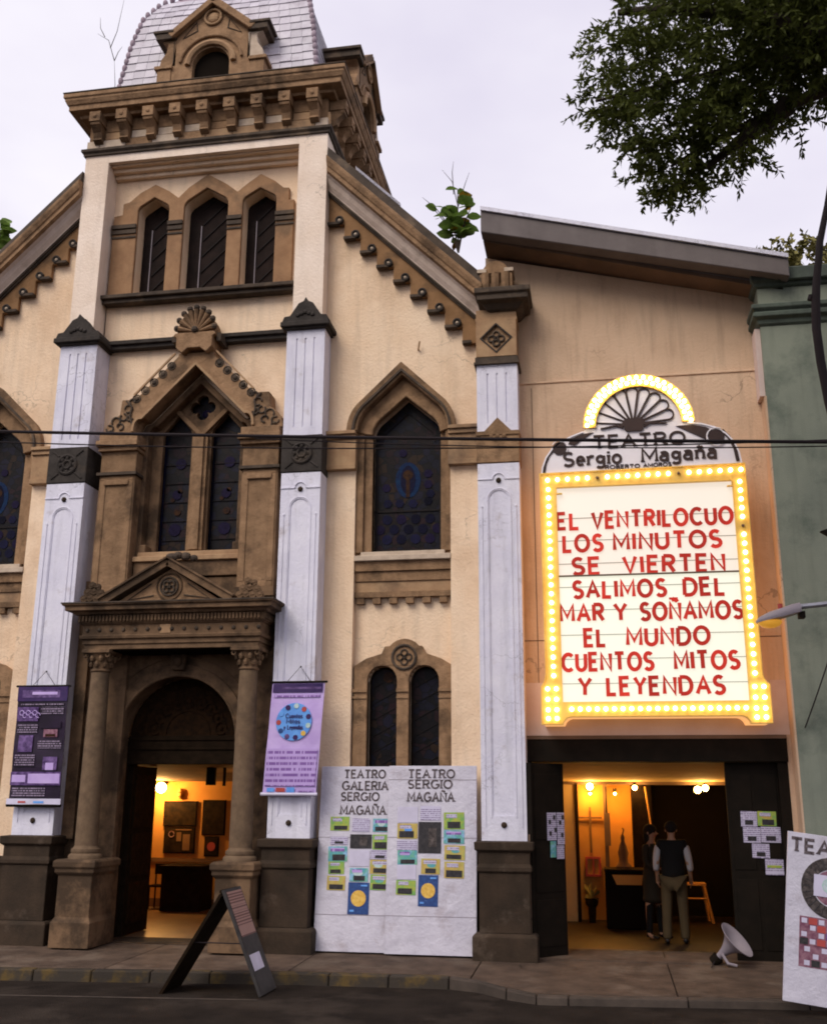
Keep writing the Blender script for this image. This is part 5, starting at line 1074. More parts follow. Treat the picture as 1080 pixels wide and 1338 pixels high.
for i in range(6):
    MB(T).torus(-7.23+.045*i,-.02,2.83-.03*(i%2),.03,.006,10,4,0,300).build('photo_figure', M['p_lila'], t)
t,pb,T,W = banner(-3.93,-3.27,1.85,3.18,'lavender_banner','lavender printed banner with a round blue emblem hanging on the middle pilaster',False,-.07)
pb(.02,.97,.905,.985,'p_navy'); pb(.2,.95,.935,.955,'p_purp',-.015,'stripe'); pb(.05,.93,.86,.895,'p_lilt')
cxb,czb = -3.615,2.70
MB(T).tube([(cxb,-.016,czb),(cxb,-.010,czb)], .225, 28).build('round_emblem', M['p_blue'], t)
for i,mt in enumerate(['p_red','p_hgreen','p_navy','p_blue','p_red','p_dblue','p_purp','p_navy','p_sun','p_hgreen','p_navy']):
    a = 2*pi*i/11+.9; MB(T).tube([(cxb+.19*cos(a),-.020,czb+.19*sin(a)),(cxb+.19*cos(a),-.012,czb+.19*sin(a))], .032, 8).build('emblem_figure', M[mt], t)
for s_,dx,dz,w_ in (('Cuentos',-.105,.045,.21),('Mitos',-.09,-.02,.17),('y Leyendas',-.12,-.09,.24)):
    text(s_, cxb+dx, czb+dz, .05, T=T, wd=.15, fit=w_, gap=.2, y=-.018, depth=.003).build('lettering', M['p_navy'], t)
pb(.03,.97,.07,.40,'p_lilt'); pb(.08,.22,.02,.055,'p_blue',-.016,'logo'); pb(.25,.42,.02,.055,'p_red',-.016,'logo'); pb(.45,.6,.015,.06,'p_blue',-.016,'logo'); pb(.65,.95,.02,.05,'p_lilt',-.016,'logo'); pb(-.02,1.02,-.005,.012,'p_pale',-.02,'hem')

# ================================================================== POSTER BOARDS
def board(x0,x1,yb,yt,h,label,seams):
    t = thing('poster_board', label, 'notice board', ((x0+x1)/2,yb,.1), 'poster boards by the theatre doors')
    z0 = .105; th = math.atan2(yt-yb,h)
    def T(a,b,c): hh = c-z0; return (a, yb+hh*sin(th)+b*cos(th), z0+hh*cos(th)-b*sin(th))
    MB(T).box(x0,x1,.0,.03,z0,z0+h).build('panel', M['board'], t, bevel=.003)
    for z in seams: MB(T).box(x0,x1,-.003,.0,z,z+.006).build('sheet_seam', M['p_check'] if 0 else M['grey'], t)
    return t,T
t,T = board(-3.35,-2.44,.03,.22,2.085,'left white board headed TEATRO GALERIA SERGIO MAGAÑA, half behind its neighbour',[1.36,.50])
tx = lambda s_,x_,z,h,w_: text(s_,x_,z,h,T=T,wd=.22,serif=.20,gap=.30,fit=w_,y=.0,depth=.004,each=lambda mb,c,x: mb.build('letter',M['ink'],t))
tx('TEATRO',-3.06,2.055,.090,.50); tx('GALERIA',-3.08,1.915,.095,.555); tx('SERGIO',-3.09,1.79,.09,.46); tx('MAGAÑA',-3.09,1.63,.095,.545)
for p in [(-3.21,1.44,-2.98,1.60,'green'),(-3.20,1.28,-2.99,1.37,'white'),(-3.22,1.09,-2.99,1.26,'teal'),(-3.21,.95,-3.02,1.09,'green'),(-3.22,.77,-3.00,.93,'yel'),(-2.94,1.43,-2.73,1.58,'title'),(-2.96,1.24,-2.70,1.40,'dark'),(-2.96,1.04,-2.72,1.22,'pale'),(-2.95,.87,-2.73,1.02,'teal'),(-2.96,.51,-2.71,.86,'blue'),(-2.69,1.43,-2.48,1.58,'teal'),(-2.69,1.23,-2.48,1.40,'green'),(-2.71,1.12,-2.48,1.225,'white'),(-2.71,.96,-2.48,1.115,'yel'),(-2.70,.78,-2.48,.95,'green')]:
    paper(t, p[0],p[2],p[1],p[3], -.003, p[4], T, random.uniform(-.02,.02))
t,T = board(-2.50,-1.445,-.035,.145,2.09,'right white board headed TEATRO SERGIO MAGAÑA, overlapping the board beside it',[2.03,1.37,.51])
tx('TEATRO',-2.26,2.055,.092,.55); tx('SERGIO',-2.26,1.935,.092,.52); tx('MAGAÑA',-2.26,1.785,.098,.545)
for p in [(-2.38,1.54,-2.14,1.72,'pale'),(-2.38,1.36,-2.14,1.53,'yel'),(-2.38,1.23,-2.14,1.34,'title'),(-2.37,1.07,-2.14,1.23,'teal'),(-2.37,.91,-2.15,1.07,'pale'),(-2.38,.74,-2.15,.90,'green'),(-2.11,1.57,-1.87,1.73,'title'),(-2.13,1.20,-1.86,1.55,'dark'),(-2.09,.97,-1.87,1.14,'yel'),(-2.12,.62,-1.89,.96,'blue'),(-1.83,1.47,-1.59,1.66,'green'),(-1.83,1.31,-1.59,1.46,'teal'),(-1.82,1.13,-1.58,1.29,'yel'),(-1.82,.93,-1.59,1.11,'yel')]:
    paper(t, p[0],p[2],p[1],p[3], -.003, p[4], T, random.uniform(-.02,.02))
# right-hand board, leaning sideways at the kerb
t = thing('poster_board', 'tilted white board with a dark printed ring at the right edge of the pavement', 'notice board', (2.0,-1.85,.02), 'poster boards by the theatre doors')
def T(a,b,c):
    r = radians(-7.5); a_,c_ = a, c; x_ = 1.53+a_*cos(r)-c_*sin(r); z_ = .045+a_*sin(r)+c_*cos(r); return (x_, -1.93+.10*c_+b, z_+.03)
MB(T).box(0,.95,0,.03,0,1.47).build('panel', M['board'], t, bevel=.003)
text('TEATRO', .035, 1.30, .115, T=T, wd=.25, serif=.17, gap=.26, fit=.75, y=0, depth=.004, each=lambda mb,c,x: mb.build('letter',M['ink'],t))
MB(T).plate(arc(.40,1.01,.27,.27,0,360,36)[:-1], [arc(.40,1.01,.165,.165,0,360,36)[:-1]], -.005,0).build('photo_ring', M['p_ring'], t)
MB(T).plate(arc(.40,1.01,.155,.155,0,360,36)[:-1], [], -.004,0).build('ring_centre', M['p_check'], t)
m = MB(T)
for q in range(26): a = 2*pi*q/26; m.line([(.40+.17*cos(a),1.01+.17*sin(a)),(.40+.268*cos(a),1.01+.268*sin(a))], .006,-.008,-.005)
m.build('ring_spoke', M['p_photo'], t)
paper(t, .24,.56,.93,1.12, -.009, 'pale', T); MB(T).tube([(.38,-.014,1.03),(.38,-.0125,1.03)], .07, 10).build('map_print', M['p_hgreen'], t)
for r0,nr in ((.50,4),(.26,3)):
    for r in range(nr):
        for q in range(9):
            mt = random.choice(['p_check','p_pale','p_red','p_photo','p_check','p_pale','p_purp'])
            x_ = .16+q*.075+ (0.03 if r0<.4 else 0)-.03; z = r0+.175-.058*r
            if (r+q)%2: MB(T).box(x_,x_+.073,-.004,0,z,z+.056).build('photo', M[mt if mt!='p_pale' else 'p_check'], t)
            else: MB(T).box(x_+.012,x_+.06,-.004,0,z+.008,z+.05).build('photo', M['p_pale'], t)
m = MB(T)
for r0,nr in ((.50,4),(.26,3)): m.box(.125,.83,-.002,0,r0+.175-.058*(nr-1)-.01,r0+.24)
m.build('photo_sheet', M['p_check'], t)
MB(T).box(.02,.06,.03,.05,.1,1.3).build('batten', M['wood'], t)

# ================================================================== A-FRAME SIGN
t = thing('sandwich_board', 'dark wooden sandwich board with papers standing on the road by the kerb', 'sandwich board', (-3.75,-1.85,-.05))
yA,yB = -2.02,-1.52
ap = (-3.80,.91); w2=.018
def leg_(xa,za,xb,zb,y0,y1,th,m=None,skew=0.):
    d = Vector((xb-xa,zb-za)).normalized(); n_ = Vector((-d.y,d.x))*th
    m = m or MB(); m.add([(xa,y0,za),(xb,y0+skew,zb),(xb+n_.x,y0+skew,zb+n_.y),(xa+n_.x,y0,za+n_.y),(xa,y1,za),(xb,y1+skew,zb),(xb+n_.x,y1+skew,zb+n_.y),(xa+n_.x,y1,za+n_.y)], [(0,1,2,3),(4,7,6,5),(0,4,5,1),(1,5,6,2),(2,6,7,3),(3,7,4,0)]); return m
leg_(-3.78,.88,-4.35,-.052,yA,yB,.03).build('back_panel', M['wood'], t)
leg_(-3.76,.91,-3.33,-.052,yA,yB,.028).build('front_panel', M['slate'], t)
def onp(u0,u1,v0,v1,d,nm,mt):   # u along the slope (0 top .. 1 foot), v across in y
    a = Vector((-3.76,.91)); b = Vector((-3.33,-.052)); dd=(b-a).normalized(); n_=Vector((-dd.y,dd.x)); 
    pts=[]
    for k in (.029,.029+d):
        for (u,v) in ((u0,v0),(u1,v0),(u1,v1),(u0,v1)): p=a+(b-a)*u+n_*k; pts.append((p.x,yA+(yB-yA)*v,p.y))
    MB().add(pts, [(0,1,2,3),(4,7,6,5),(0,4,5,1),(1,5,6,2),(2,6,7,3),(3,7,4,0)]).build(nm, M[mt], t)
onp(.03,.46,.08,.95,.003,'menu_sheet','chalk'); onp(.46,.60,.05,.98,.002,'grey_sheet','grey' if 0 else 'slate')
onp(.63,.78,.12,.72,.004,'white_notice','p_pale'); onp(.80,.97,.05,.95,.002,'chalk_area','plinth' if 0 else 'slate')
MB().tube([(-3.77,yA+.02,.90),(-3.77,yB-.02,.90)], .018, 8).build('hinge_bar', M['wood'], t); MB().tube([(-4.05,yA+.05,.42),(-3.53,yA+.05,.42)], .006, 6).build('stay_cord', M['cable'], t)

# ================================================================== HORN LOUDSPEAKER
t = thing('horn_loudspeaker', 'grey metal horn loudspeaker lying on the pavement by the theatre door', 'loudspeaker', (1.3,.1,.09))
hc = Vector((1.225,.08,.20)); ax = Vector((.62,-.28,.60)).normalized()
def cone(prof, n=28):
    a = ax.orthogonal().normalized(); b = ax.cross(a); m = MB(); vs=[]; fs=[]
    for d,r in prof:
        for j in range(n): q=2*pi*j/n; vs.append(tuple(hc+ax*d+a*r*cos(q)+b*r*sin(q)))
    for i in range(len(prof)-1):
        for j in range(n): k=(j+1)%n; fs.append((n*i+j,n*i+k,n*i+n+k,n*i+n+j))
    return m.add(vs,fs)
cone([(-.06,.035),(-.02,.038),(.04,.050),(.10,.075),(.16,.112),(.20,.150),(.225,.185),(.235,.215),(.228,.215),(.215,.182),(.19,.146),(.15,.105),(.10,.068),(.04,.04),(.0,.03)]).build('horn', M['grey'], t, smooth=True)
cone([(-.14,.0),(-.14,.06),(-.06,.065),(-.05,.036),(-.02,.0)]).build('driver', M['metal'], t)
cone([(.02,.0),(.03,.025),(.13,.03),(.15,.0)]).build('throat', M['grey'], t)
MB().tube([(1.22,.02,.20),(1.27,-.04,.115),(1.36,-.05,.098)], .016, 8).build('mounting_foot', M['grey'], t); MB().tube([(1.16,.1,.15),(1.12,.03,.10),(1.08,-.2,.095)], .006, 5).build('lead', M['cable'], t)

# ================================================================== STREET LAMP, CONDUIT, CABLES
t = thing('street_lamp', 'grey cobra head street lamp with amber lens reaching in from the right', 'street lamp', (3.4,-1.0,0))
sp_ = Vector((2.10,-1.0,3.80)); ep = Vector((3.4,-1.0,3.93))
MB().tube([tuple(sp_),(2.45,-1.0,3.83),tuple(ep)], .03, 10).build('arm', M['steel'], t, smooth=True)
MB().tube([(3.42,-1.0,-.1),(3.42,-1.0,4.1)], [.09,.06], 14).build('pole', M['grey'], t)
hd = MB(); prof = [(1.70,.02,.02,3.645),(1.74,.07,.045,3.66),(1.85,.11,.07,3.69),(1.98,.115,.08,3.72),(2.08,.10,.085,3.75),(2.16,.085,.08,3.77),(2.17,.05,.05,3.775)]
vs=[];fs=[]; n=16
for x_,ry,rz,zc in prof:
    for j in range(n): q=2*pi*j/n; vs.append((x_,-1.0+ry*cos(q),zc+rz*max(-.35,sin(q))))
for i in range(len(prof)-1):
    for j in range(n): k=(j+1)%n; fs.append((n*i+j,n*i+k,n*i+n+k,n*i+n+j))
fs += [tuple(range(n)), tuple(range(n*(len(prof)-1)+n-1,n*(len(prof)-1)-1,-1))]
hd.add(vs,fs).build('lamp_head', M['grey'], t, smooth=True)
lens = MB(T=lambda a,b,c:(a,b,min(c,3.665))).ball(1.84,-1.0,3.655,.13,.09,.075,14,8); lens.build('lens', M['amberl'], t, smooth=True)
MB().tube([(1.96,-1.0,3.78),(1.96,-1.0,3.84)], .025, 10).build('photocell', M['p_red'], t); MB().box(2.14,2.20,-1.06,-.94,3.68,3.75).build('bracket', M['metal'], t)
t = thing('wall_bracket', 'dark pointed metal bracket jutting in at the right edge below the cables', 'bracket', (2.75,-1.0,4.55))
MB().plate([(2.44,4.62),(2.62,4.68),(2.9,4.66),(2.9,4.45),(2.62,4.50)], [], -1.03,-.97).build('plate', M['metal'], t)
t = thing('bent_conduit', 'thick dark bent cable conduit rising past the green building', 'conduit', (2.66,-1.0,6))
ps = [(2.98,-1.0,9.0),(2.88,-1.0,8.55),(2.76,-1.0,8.1),(2.67,-1.0,7.55),(2.645,-1.0,7.35),(2.62,-1.0,7.0),(2.63,-1.0,6.6),(2.67,-1.0,6.1),(2.74,-1.0,5.6),(2.85,-1.0,5.0)]
MB().tube(ps, [.03,.035,.04,.045,.05,.05,.05,.05,.05,.05], 12).build('conduit_tube', M['cable'], t, smooth=True); MB().tube([(2.60,-1.0,7.42),(2.58,-1.0,7.36)], .03, 8).build('clip', M['cable'], t)
def cable(pts, r, label):
    n=14; P=[]
    (x0,y0,z0),(x1,y1,z1),sag = pts
    for i in range(n*2+1):
        k=i/(n*2); P.append((x0+(x1-x0)*k,y0+(y1-y0)*k,z0+(z1-z0)*k-4*sag*k*(1-k)))
    o=MB().tube(P,r,6).build('overhead_cable', M['cable']); T_(o,label,'cable','cables across the street front')
cable(((-9.5,-3,5.80),(4.5,-3,4.84),.045), .017, 'thickest black cable crossing the whole street front')
cable(((-9.5,-3.02,5.76),(4.5,-2.9,5.02),.22), .007, 'thin slack wire sagging lowest across the marquee crest')
cable(((-3.3,-3.0,5.305),(4.5,-2.9,4.93),.10), .006, 'thin straight wire just under the thickest cable, running from the middle pilaster rightwards')
cable(((2.9,-.4,4.3),(2.28,-.02,2.6),.05), .008, 'thin black wire running down the green wall')

# ================================================================== PLANTS ON THE ROOFS
def leafquad(m, p, d, L_, W_, up=Vector((0,0,1))):
    d = d.normalized(); s_ = d.cross(up+Vector((random.uniform(-.8,.8),random.uniform(-.8,.8),0)))
    s_ = s_.normalized() if s_.length > 1e-3 else Vector((1,0,0)); n_ = s_.cross(d)
    q = [p]+[p+d*L_*u+s_*W_*v*sg+n_*L_*w for sg,seq in ((1,((.18,.72,.05),(.42,1,.08),(.68,.86,.05),(.88,.42,.0))),(-1,((.88,.42,.0),(.68,.86,.05),(.42,1,.08),(.18,.72,.05)))) for u,v,w in seq]
    q.insert(5, p+d*L_*1.02-n_*L_*.05); q.append(p+d*L_*.5)
    m.add([tuple(z) for z in q], [(i,(i+1)%10,10) for i in range(10)])
def bigplant(base, stems, label, seed, size=.11, yellow=True, nleaf=9, bare=()):
    random.seed(seed); t = thing('rooftop_plant', label, 'plant', base)
    b = Vector(base); st=MB(); 
    for (tx_,tz) in stems:
        tip = b+Vector((tx_,random.uniform(-.1,.1),tz)); mid = (b+tip)/2+Vector((tx_*-.12,0,.05)); st.tube([tuple(b),tuple(mid),tuple(tip)], [.012,.009,.005], 5)
        for q in range(nleaf):
            k = .30+.70*q/(nleaf-1); p = b.lerp(mid,k*2) if k<.5 else mid.lerp(tip,(k-.5)*2)
            a = random.uniform(0,6.28); d = Vector((cos(a),sin(a)*.6,random.uniform(-.35,.5)))
            lm=MB(); leafquad(lm,p,d,size*random.uniform(.9,1.4),size*.46); lm.build('leaf', M['leafy' if (yellow and q in (1,6) and tx_>=0) else 'leaf2'], t)
    for (x0,z0,x1,z1,x2,z2) in bare: st.tube([(b.x+x0,b.y,b.z+z0),(b.x+x1,b.y,b.z+z1),(b.x+x2,b.y,b.z+z2)], [.007,.005,.002], 5)
    st.build('stem', M['bark'], t)
bigplant((-1.62,.10,8.95), [(.0,.95),(-.32,.72),(.22,.70),(.10,.40),(-.12,.62)], 'leafy sapling with one yellow leaf rooted in the right gable coping', 3, .17, True, 9,
         ((0,.7,-.08,1.1,-.22,1.3),(-.06,.9,-.08,1.25,-.06,1.42),(0,.7,.1,1.05,.16,1.22),(-.2,.5,-.4,.8,-.5,.9)))
bigplant((-8.76,.50,9.72), [(0,.62),(-.25,.5),(.10,.42)], 'leafy plant at the left edge above the gable roof', 5, .17, False, 8)
bigplant((-7.50,.9,11.35), [(-.10,.35),(.05,.25),(-.12,.1)], 'tiny plant sprouting from the left corner under the tower cornice', 6, .06, False, 6)
bigplant((-7.02,.4,12.0), [], 'bare forked twig growing on the left of the tower roof', 8, .05, False, 3,
         ((0,0,.0,.5,-.05,.95),(-.05,.95,-.18,1.35,-.38,1.5),(-.14,1.2,-.05,1.5,.02,2.1),(-.05,.95,0,1.1,.06,1.2),(-.25,1.42,-.34,1.6,-.36,1.8)))

# ================================================================== STREET TREE
import numpy as np
rng = np.random.default_rng(11)
tree = thing('street_tree', 'leafy dark green street tree overhanging the top right corner', 'tree', (5.2,-6.2,-.05))
MB().tube([(5.2,-6.2,-.2),(5.15,-6.15,2.2),(5.0,-6.0,4.4),(4.6,-5.6,6.2)], [.30,.24,.20,.15], 12).build('trunk', M['bark'], tree, smooth=True)
limbs = [[(4.6,-5.6,6.2),(3.6,-4.9,7.5),(2.4,-4.3,8.15),(1.3,-4.1,8.2),(.2,-4.0,8.1)], [(3.6,-4.9,7.5),(2.7,-4.3,7.95),(1.9,-4.0,7.85),(1.3,-3.9,7.65),(.85,-3.9,7.4)],
         [(2.4,-4.3,8.15),(1.6,-4.2,8.7),(.9,-4.1,8.95),(.45,-4.0,9.05)], [(4.6,-5.6,6.2),(4.3,-4.4,8.0),(3.4,-3.6,9.3),(2.4,-3.2,10.2),(1.3,-3.2,10.6)], [(4.6,-5.6,6.2),(5.2,-5.5,8.2),(4.6,-5.2,10.4)],
         [(4.6,-5.6,6.2),(3.6,-6.8,8.2),(2.2,-8.0,9.6),(.4,-8.8,10.4)], [(5.0,-6.0,4.4),(6.2,-6.2,6.8),(7.4,-6.0,8.2)], [(1.9,-4.0,7.85),(1.45,-3.95,7.55),(1.15,-3.9,7.35)]]
for l in limbs: MB().tube(l, [.11,.075,.05,.03,.014][:len(l)] if len(l) != 3 else [.10,.06,.02], 8).build('branch', M['bark'], tree, smooth=True)
blobs = [((.66,-4.0,8.32),(.46,.6,.36),64),((.33,-4.0,8.12),(.24,.4,.15),26),((.50,-4.0,8.75),(.34,.6,.32),60),((1.15,-4.1,8.45),(.58,.8,.60),165),((1.75,-4.1,8.6),(.75,.9,.70),250),((.88,-3.95,7.78),(.40,.6,.26),80),((.84,-3.9,7.46),(.27,.45,.20),44),((.98,-3.9,7.30),(.20,.3,.16),26),((1.38,-4.0,7.72),(.42,.6,.30),90),((1.38,-4.0,7.42),(.26,.4,.12),24),((1.95,-4.1,8.05),(.62,.7,.24),130),((.60,-3.95,7.85),(.26,.4,.2),30),
         ((2.3,-4.2,8.55),(.6,.8,.5),240),((2.7,-4.3,8.6),(.9,1.0,.8),260),((1.6,-4.0,9.4),(1.1,1.1,.5),300),((2.6,-3.8,9.8),(1.2,1.3,.9),200)]
V=[];F=[]
def twigs(blobs, leaves, L_, W_, out):
    tw = MB()
    for (c,r,n) in blobs:
        for _ in range(n):
            u = rng.normal(size=3); u /= np.linalg.norm(u); u *= rng.uniform(.25,1)**(1/2.2); p = np.array(c)+u*np.array(r)
            d = np.array([u[0]*.8+rng.normal()*.4-.25, u[1]*.6+rng.normal()*.4, -.35+rng.normal()*.35]); d /= np.linalg.norm(d); ln = rng.uniform(.18,.34)
            if rng.random() < .35: tw.tube([tuple(p), tuple(p+d*ln)], [.005,.002], 3, cap=False)
            for k in range(leaves):
                t_ = k/leaves; q = p+d*ln*t_; side = rng.normal(size=3); side[2] -= .35; dd = d*.5+side*.75; dd /= np.linalg.norm(dd)
                s_ = np.cross(dd, rng.normal(size=3)); s_ /= np.linalg.norm(s_)+1e-6; l_ = L_*rng.uniform(.75,1.25); w_ = W_*rng.uniform(.8,1.2)
                b = len(out[0]); out[0] += [q, q+dd*l_*.45+s_*w_, q+dd*l_, q+dd*l_*.45-s_*w_]; out[1].append((b,b+1,b+2,b+3))
    return tw
out=[[],[]]; tw = twigs(blobs, 19, .080, .0145, out)
tw.build('twig', M['bark'], tree, kind='stuff')
far = [((-1.0,-9.4,9.6),(3.0,2.0,1.2),420),((3.2,-9.6,8.8),(2.6,2.0,1.2),300),((-4.6,-10.2,9.4),(2.2,2.0,1.0),240),((4.4,-4.4,10.2),(2.0,1.8,1.4),260),((3.4,-7.6,10.0),(2.6,2.2,1.4),330),((.6,-8.6,10.8),(2.2,2.0,1.0),260),((6.8,-6.2,9.2),(1.8,2,1.5),180),((3.0,-3.2,10.9),(1.6,1.4,.7),160),((-2.4,-8.8,11.0),(2.0,2.0,.9),200)]  # unseen crown clumps added overhead to shade the lower front and road
twigs(far, 9, .16, .04, out)
o0 = org(tree); me = bpy.data.meshes.new('crown'); me.from_pydata([tuple((p-np.array(o0))*S) for p in out[0]], [], out[1]); me.materials.append(M['leaf'])
cr_ = bpy.data.objects.new('crown', me); COL.objects.link(cr_); cr_.parent = tree; cr_['kind'] = 'stuff'
# distant treetops above the green building
t = thing('distant_tree', 'olive green treetops showing above the green building parapet', 'tree', (5.4,13,0))
MB().tube([(5.4,13,-.1),(5.4,13,14)], [.3,.15], 8).build('trunk', M['bark'], t)
out=[[],[]]; twigs([((4.95,13,15.3),(.42,.6,.45),40),((5.75,13,15.2),(.65,.8,.55),80),((6.7,13,14.9),(.7,.8,.7),80),((5.4,13,13.8),(1.3,1,1.2),150)], 14, .16, .05, out)
me = bpy.data.meshes.new('crown'); me.from_pydata([tuple((p-np.array(org(t)))*S) for p in out[0]], [], out[1]); me.materials.append(M['leafo'])
o_ = bpy.data.objects.new('crown', me); COL.objects.link(o_); o_.parent = t; o_['kind'] = 'stuff'

# ================================================================== PEOPLE IN THE HALL
def skin(name, verts, edges, rad, mat, parent, root=0, sub=2, o=(0,0,0), scale=1.):
    me = bpy.data.meshes.new(name); O = Vector(o)
    me.from_pydata([tuple((Vector(v)*scale/S+O-org(parent))*S) for v in verts], edges, []); me.materials.append(mat)
    ob = bpy.data.objects.new(name, me); COL.objects.link(ob); ob.parent = parent
    sm = ob.modifiers.new('skin', 'SKIN'); sm.use_smooth_shade = True
    for i, r in enumerate(rad):
        sv_ = me.skin_vertices[0].data[i]; r = r if isinstance(r, tuple) else (r, r); sv_.radius = (r[0]*scale, r[1]*scale); sv_.use_root = (i == root)
    sb = ob.modifiers.new('subdivision', 'SUBSURF'); sb.levels = sub; sb.render_levels = sub
    return ob
def chain(vs, es, rs, start, pts):
    prev = start
    for p, r in pts: vs.append(p); rs.append(r); es.append((prev, len(vs)-1)); prev = len(vs)-1
    return prev
def hand(vs, es, rs, wrist, w, d, side):
    """palm and five fingers from the wrist point w along direction d"""
    d = Vector(d).normalized(); s_ = Vector((0,-1,0)) if abs(d.y) < .7 else Vector((1,0,0)); w = Vector(w)
    palm = chain(vs, es, rs, wrist, [(tuple(w+d*.05), (.034,.018)), (tuple(w+d*.085), (.036,.016))])
    for k, (o, l) in enumerate(((-.028,.062),(-.009,.074),(.010,.070),(.028,.054))):
        b = w+d*.095+s_*o; chain(vs, es, rs, palm, [(tuple(b), .0095), (tuple(b+d*l*.5+Vector((-.008*side,0,0))), .0085), (tuple(b+d*l+Vector((-.022*side,0,0))), .0065)])
    b = w+d*.05+s_*-.040; chain(vs, es, rs, palm-1, [(tuple(b), .011), (tuple(b+d*.032+s_*-.014), .0085), (tuple(b+d*.055+s_*-.010), .007)])
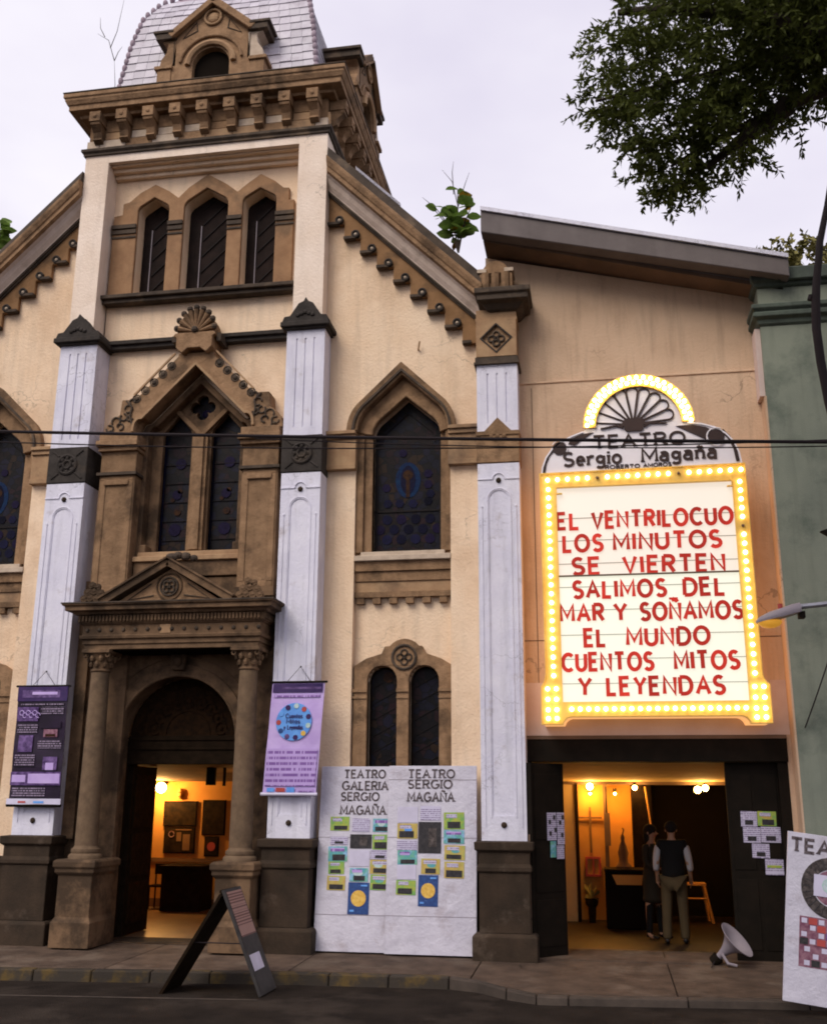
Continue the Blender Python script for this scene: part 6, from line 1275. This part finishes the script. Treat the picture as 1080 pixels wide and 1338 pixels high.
def person(label, o, H, kind, face=-1):
    t = thing('person', label, 'person', o); k = H/1.70
    # metres, feet at 0; facing +y when face = 1 (back to the street)
    f = face
    vs=[(0,0,.95)]; rs=[(.11,.085)]; es=[]
    ch_ = chain(vs,es,rs,0,[((0,0,1.10),(.10,.075)),((0,.01*f,1.28),(.115,.08)),((0,0,1.385),(.095,.06)),((0,.0,1.46),(.055,.055)),((0,.015*f,1.52),(.052,.055))])
    chain(vs,es,rs,ch_,[((0,.02*f,1.575),(.072,.085)),((0,.01*f,1.64),(.078,.095)),((0,0,1.685),(.055,.07))])
    for s_ in (-1,1):
        sh = chain(vs,es,rs,3,[((s_*.16,0,1.365),(.042,.042))])
        if kind == 'man': arm=[((s_*.235,-.01,1.12),.043),((s_*.24,.02*f+.10*f,.90),(.034,.03))]; hd_=(.0,.35*f,-.6)
        else: arm=[((s_*.20,.02*f,1.13),.038),((s_*.13,.16*f,1.02),(.03,.026))]; hd_=(-s_*.5,.6*f,.35)
        e = chain(vs,es,rs,sh,arm); hand(vs,es,rs,e,arm[-1][0],hd_,s_)
        wd_ = .10 if kind=='man' else .085
        stp = .05*s_ if kind=='man' else -.04*s_
        chain(vs,es,rs,0,[((s_*wd_,0,.88),(.085,.09)),((s_*(wd_+.01),.01+stp*.6,.50),(.058,.06)),((s_*(wd_+.02),stp,.12),(.042,.045)),((s_*(wd_+.02),stp,.05),(.04,.05)),((s_*(wd_+.045),stp+.12*f,.03),(.036,.025))])
    skin('body', vs, es, rs, M['skin'], t, 0, 1, o, k)
    hp = lambda dz,r1,r2: None
    # face
    m = MB(T=lambda a,b,c:(o[0]+a*k/S, o[1]+b*k/S, o[2]+c*k/S))
    m.tube([(0,.10*f,1.60),(0,.125*f,1.575),(0,.10*f,1.565)], [.010,.015,.012], 8); m.build('nose', M['skin'], t, smooth=True)
    for s_ in (-1,1):
        m = MB(T=m.T).ball(s_*.032,.088*f,1.605,.013,.01,.008,8,5); m.build('eye', M['dark'], t)
        m = MB(T=m.T).ball(s_*.078,.0,1.59,.012,.02,.03,8,5); m.build('ear', M['skin'], t)
    MB(T=m.T).tube([(-.022,.088*f,1.545),(0,.096*f,1.543),(.022,.088*f,1.545)], .006, 6).build('mouth', M['p_red'], t)
    # clothes
    if kind == 'man':
        vs=[(0,0,.84)]; rs=[(.19,.155)]; es=[]; q_=chain(vs,es,rs,0,[((0,0,1.05),(.18,.145)),((0,.01*f,1.24),(.20,.15)),((0,0,1.36),(.185,.13)),((0,0,1.44),(.085,.075))])
        for s_ in (-1,1): chain(vs,es,rs,3,[((s_*.165,0,1.385),(.085,.09)),((s_*.21,0,1.30),(.068,.07))])
        skin('vest', vs,es,rs,M['vest'],t,0,2,o,k)
        for s_ in (-1,1):
            vs=[(s_*.10,0,1.40)]; rs=[(.07,.07)]; es=[]; chain(vs,es,rs,0,[((s_*.19,0,1.37),.072),((s_*.232,-.01,1.20),.058),((s_*.246,0.02*f,1.06),.052),((s_*.247,.04*f,1.0),.050)]); skin('sleeve', vs,es,rs,M['shirt'],t,0,1,o,k)
        vs=[(0,0,.93)]; rs=[(.17,.14)]; es=[]
        for s_ in (-1,1): chain(vs,es,rs,0,[((s_*.10,0,.86),(.098,.105)),((s_*.115,.01+.03*s_,.50),(.078,.08)),((s_*.125,.05*s_,.10),(.066,.07)),((s_*.125,.05*s_,.06),(.062,.066))])
        skin('trousers', vs,es,rs,M['khaki'],t,0,1,o,k)
        MB(T=m.T).ball(0,-.012*f,1.635,.094,.108,.088,14,8).build('hair', M['hair'], t, smooth=True)
    else:
        vs=[(0,0,.80)]; rs=[(.185,.16)]; es=[]; chain(vs,es,rs,0,[((0,0,.98),(.175,.14)),((0,0,1.12),(.16,.13)),((0,.01*f,1.28),(.175,.14)),((0,0,1.37),(.165,.12)),((0,0,1.44),(.08,.075))]); chain(vs,es,rs,0,[((0,0,.62),(.20,.18)),((0,0,.50),(.21,.185))]); skin('coat', vs,es,rs,M['coat'],t,0,2,o,k)
        for s_ in (-1,1):
            vs=[(s_*.10,0,1.395)]; rs=[.066]; es=[]; chain(vs,es,rs,0,[((s_*.175,0,1.36),.066),((s_*.20,.02*f,1.13),.05),((s_*.145,.14*f,1.035),.042)]); skin('sleeve', vs,es,rs,M['coat'],t,0,1,o,k)
            vs=[(s_*.095,-.04*s_*.3,.55)]; rs=[.068]; es=[]; chain(vs,es,rs,0,[((s_*.105,-.04*s_,.10),.052),((s_*.105,-.04*s_,.07),.05)]); skin('stocking', vs,es,rs,M['vest'],t,0,1,o,k)
        MB(T=m.T).ball(0,-.015*f,1.63,.096,.115,.095,14,8).build('hair', M['hair'], t, smooth=True)
        MB(T=m.T).ball(0,-.06*f,1.52,.085,.07,.12,12,8).build('long_hair', M['hair'], t, smooth=True)
    for s_ in (-1,1):
        st_ = .05*s_ if kind=='man' else -.04*s_; xx = (.125 if kind=='man' else .105)*s_
        vs=[(xx,st_-.05*f,.05)]; rs=[(.042,.045)]; es=[]; chain(vs,es,rs,0,[((xx,st_+.04*f,.045),(.045,.04)),((xx+.012*s_,st_+.15*f,.032),(.043,.028)),((xx+.014*s_,st_+.20*f,.028),(.03,.022))]); skin('shoe', vs,es,rs,M['shoe'],t,0,1,o,k)
    return t
man = person('man in black vest with rolled white sleeves and khaki trousers standing in the hall', (.85,1.72,.087), 1.68, 'man', 1)
wom = person('woman in olive coat with dark hair standing beside the man in the hall', (.62,2.25,.087), 1.62, 'woman', -1)
wom.rotation_euler = (0,0,radians(52))
man.rotation_euler = (0,0,radians(-8))
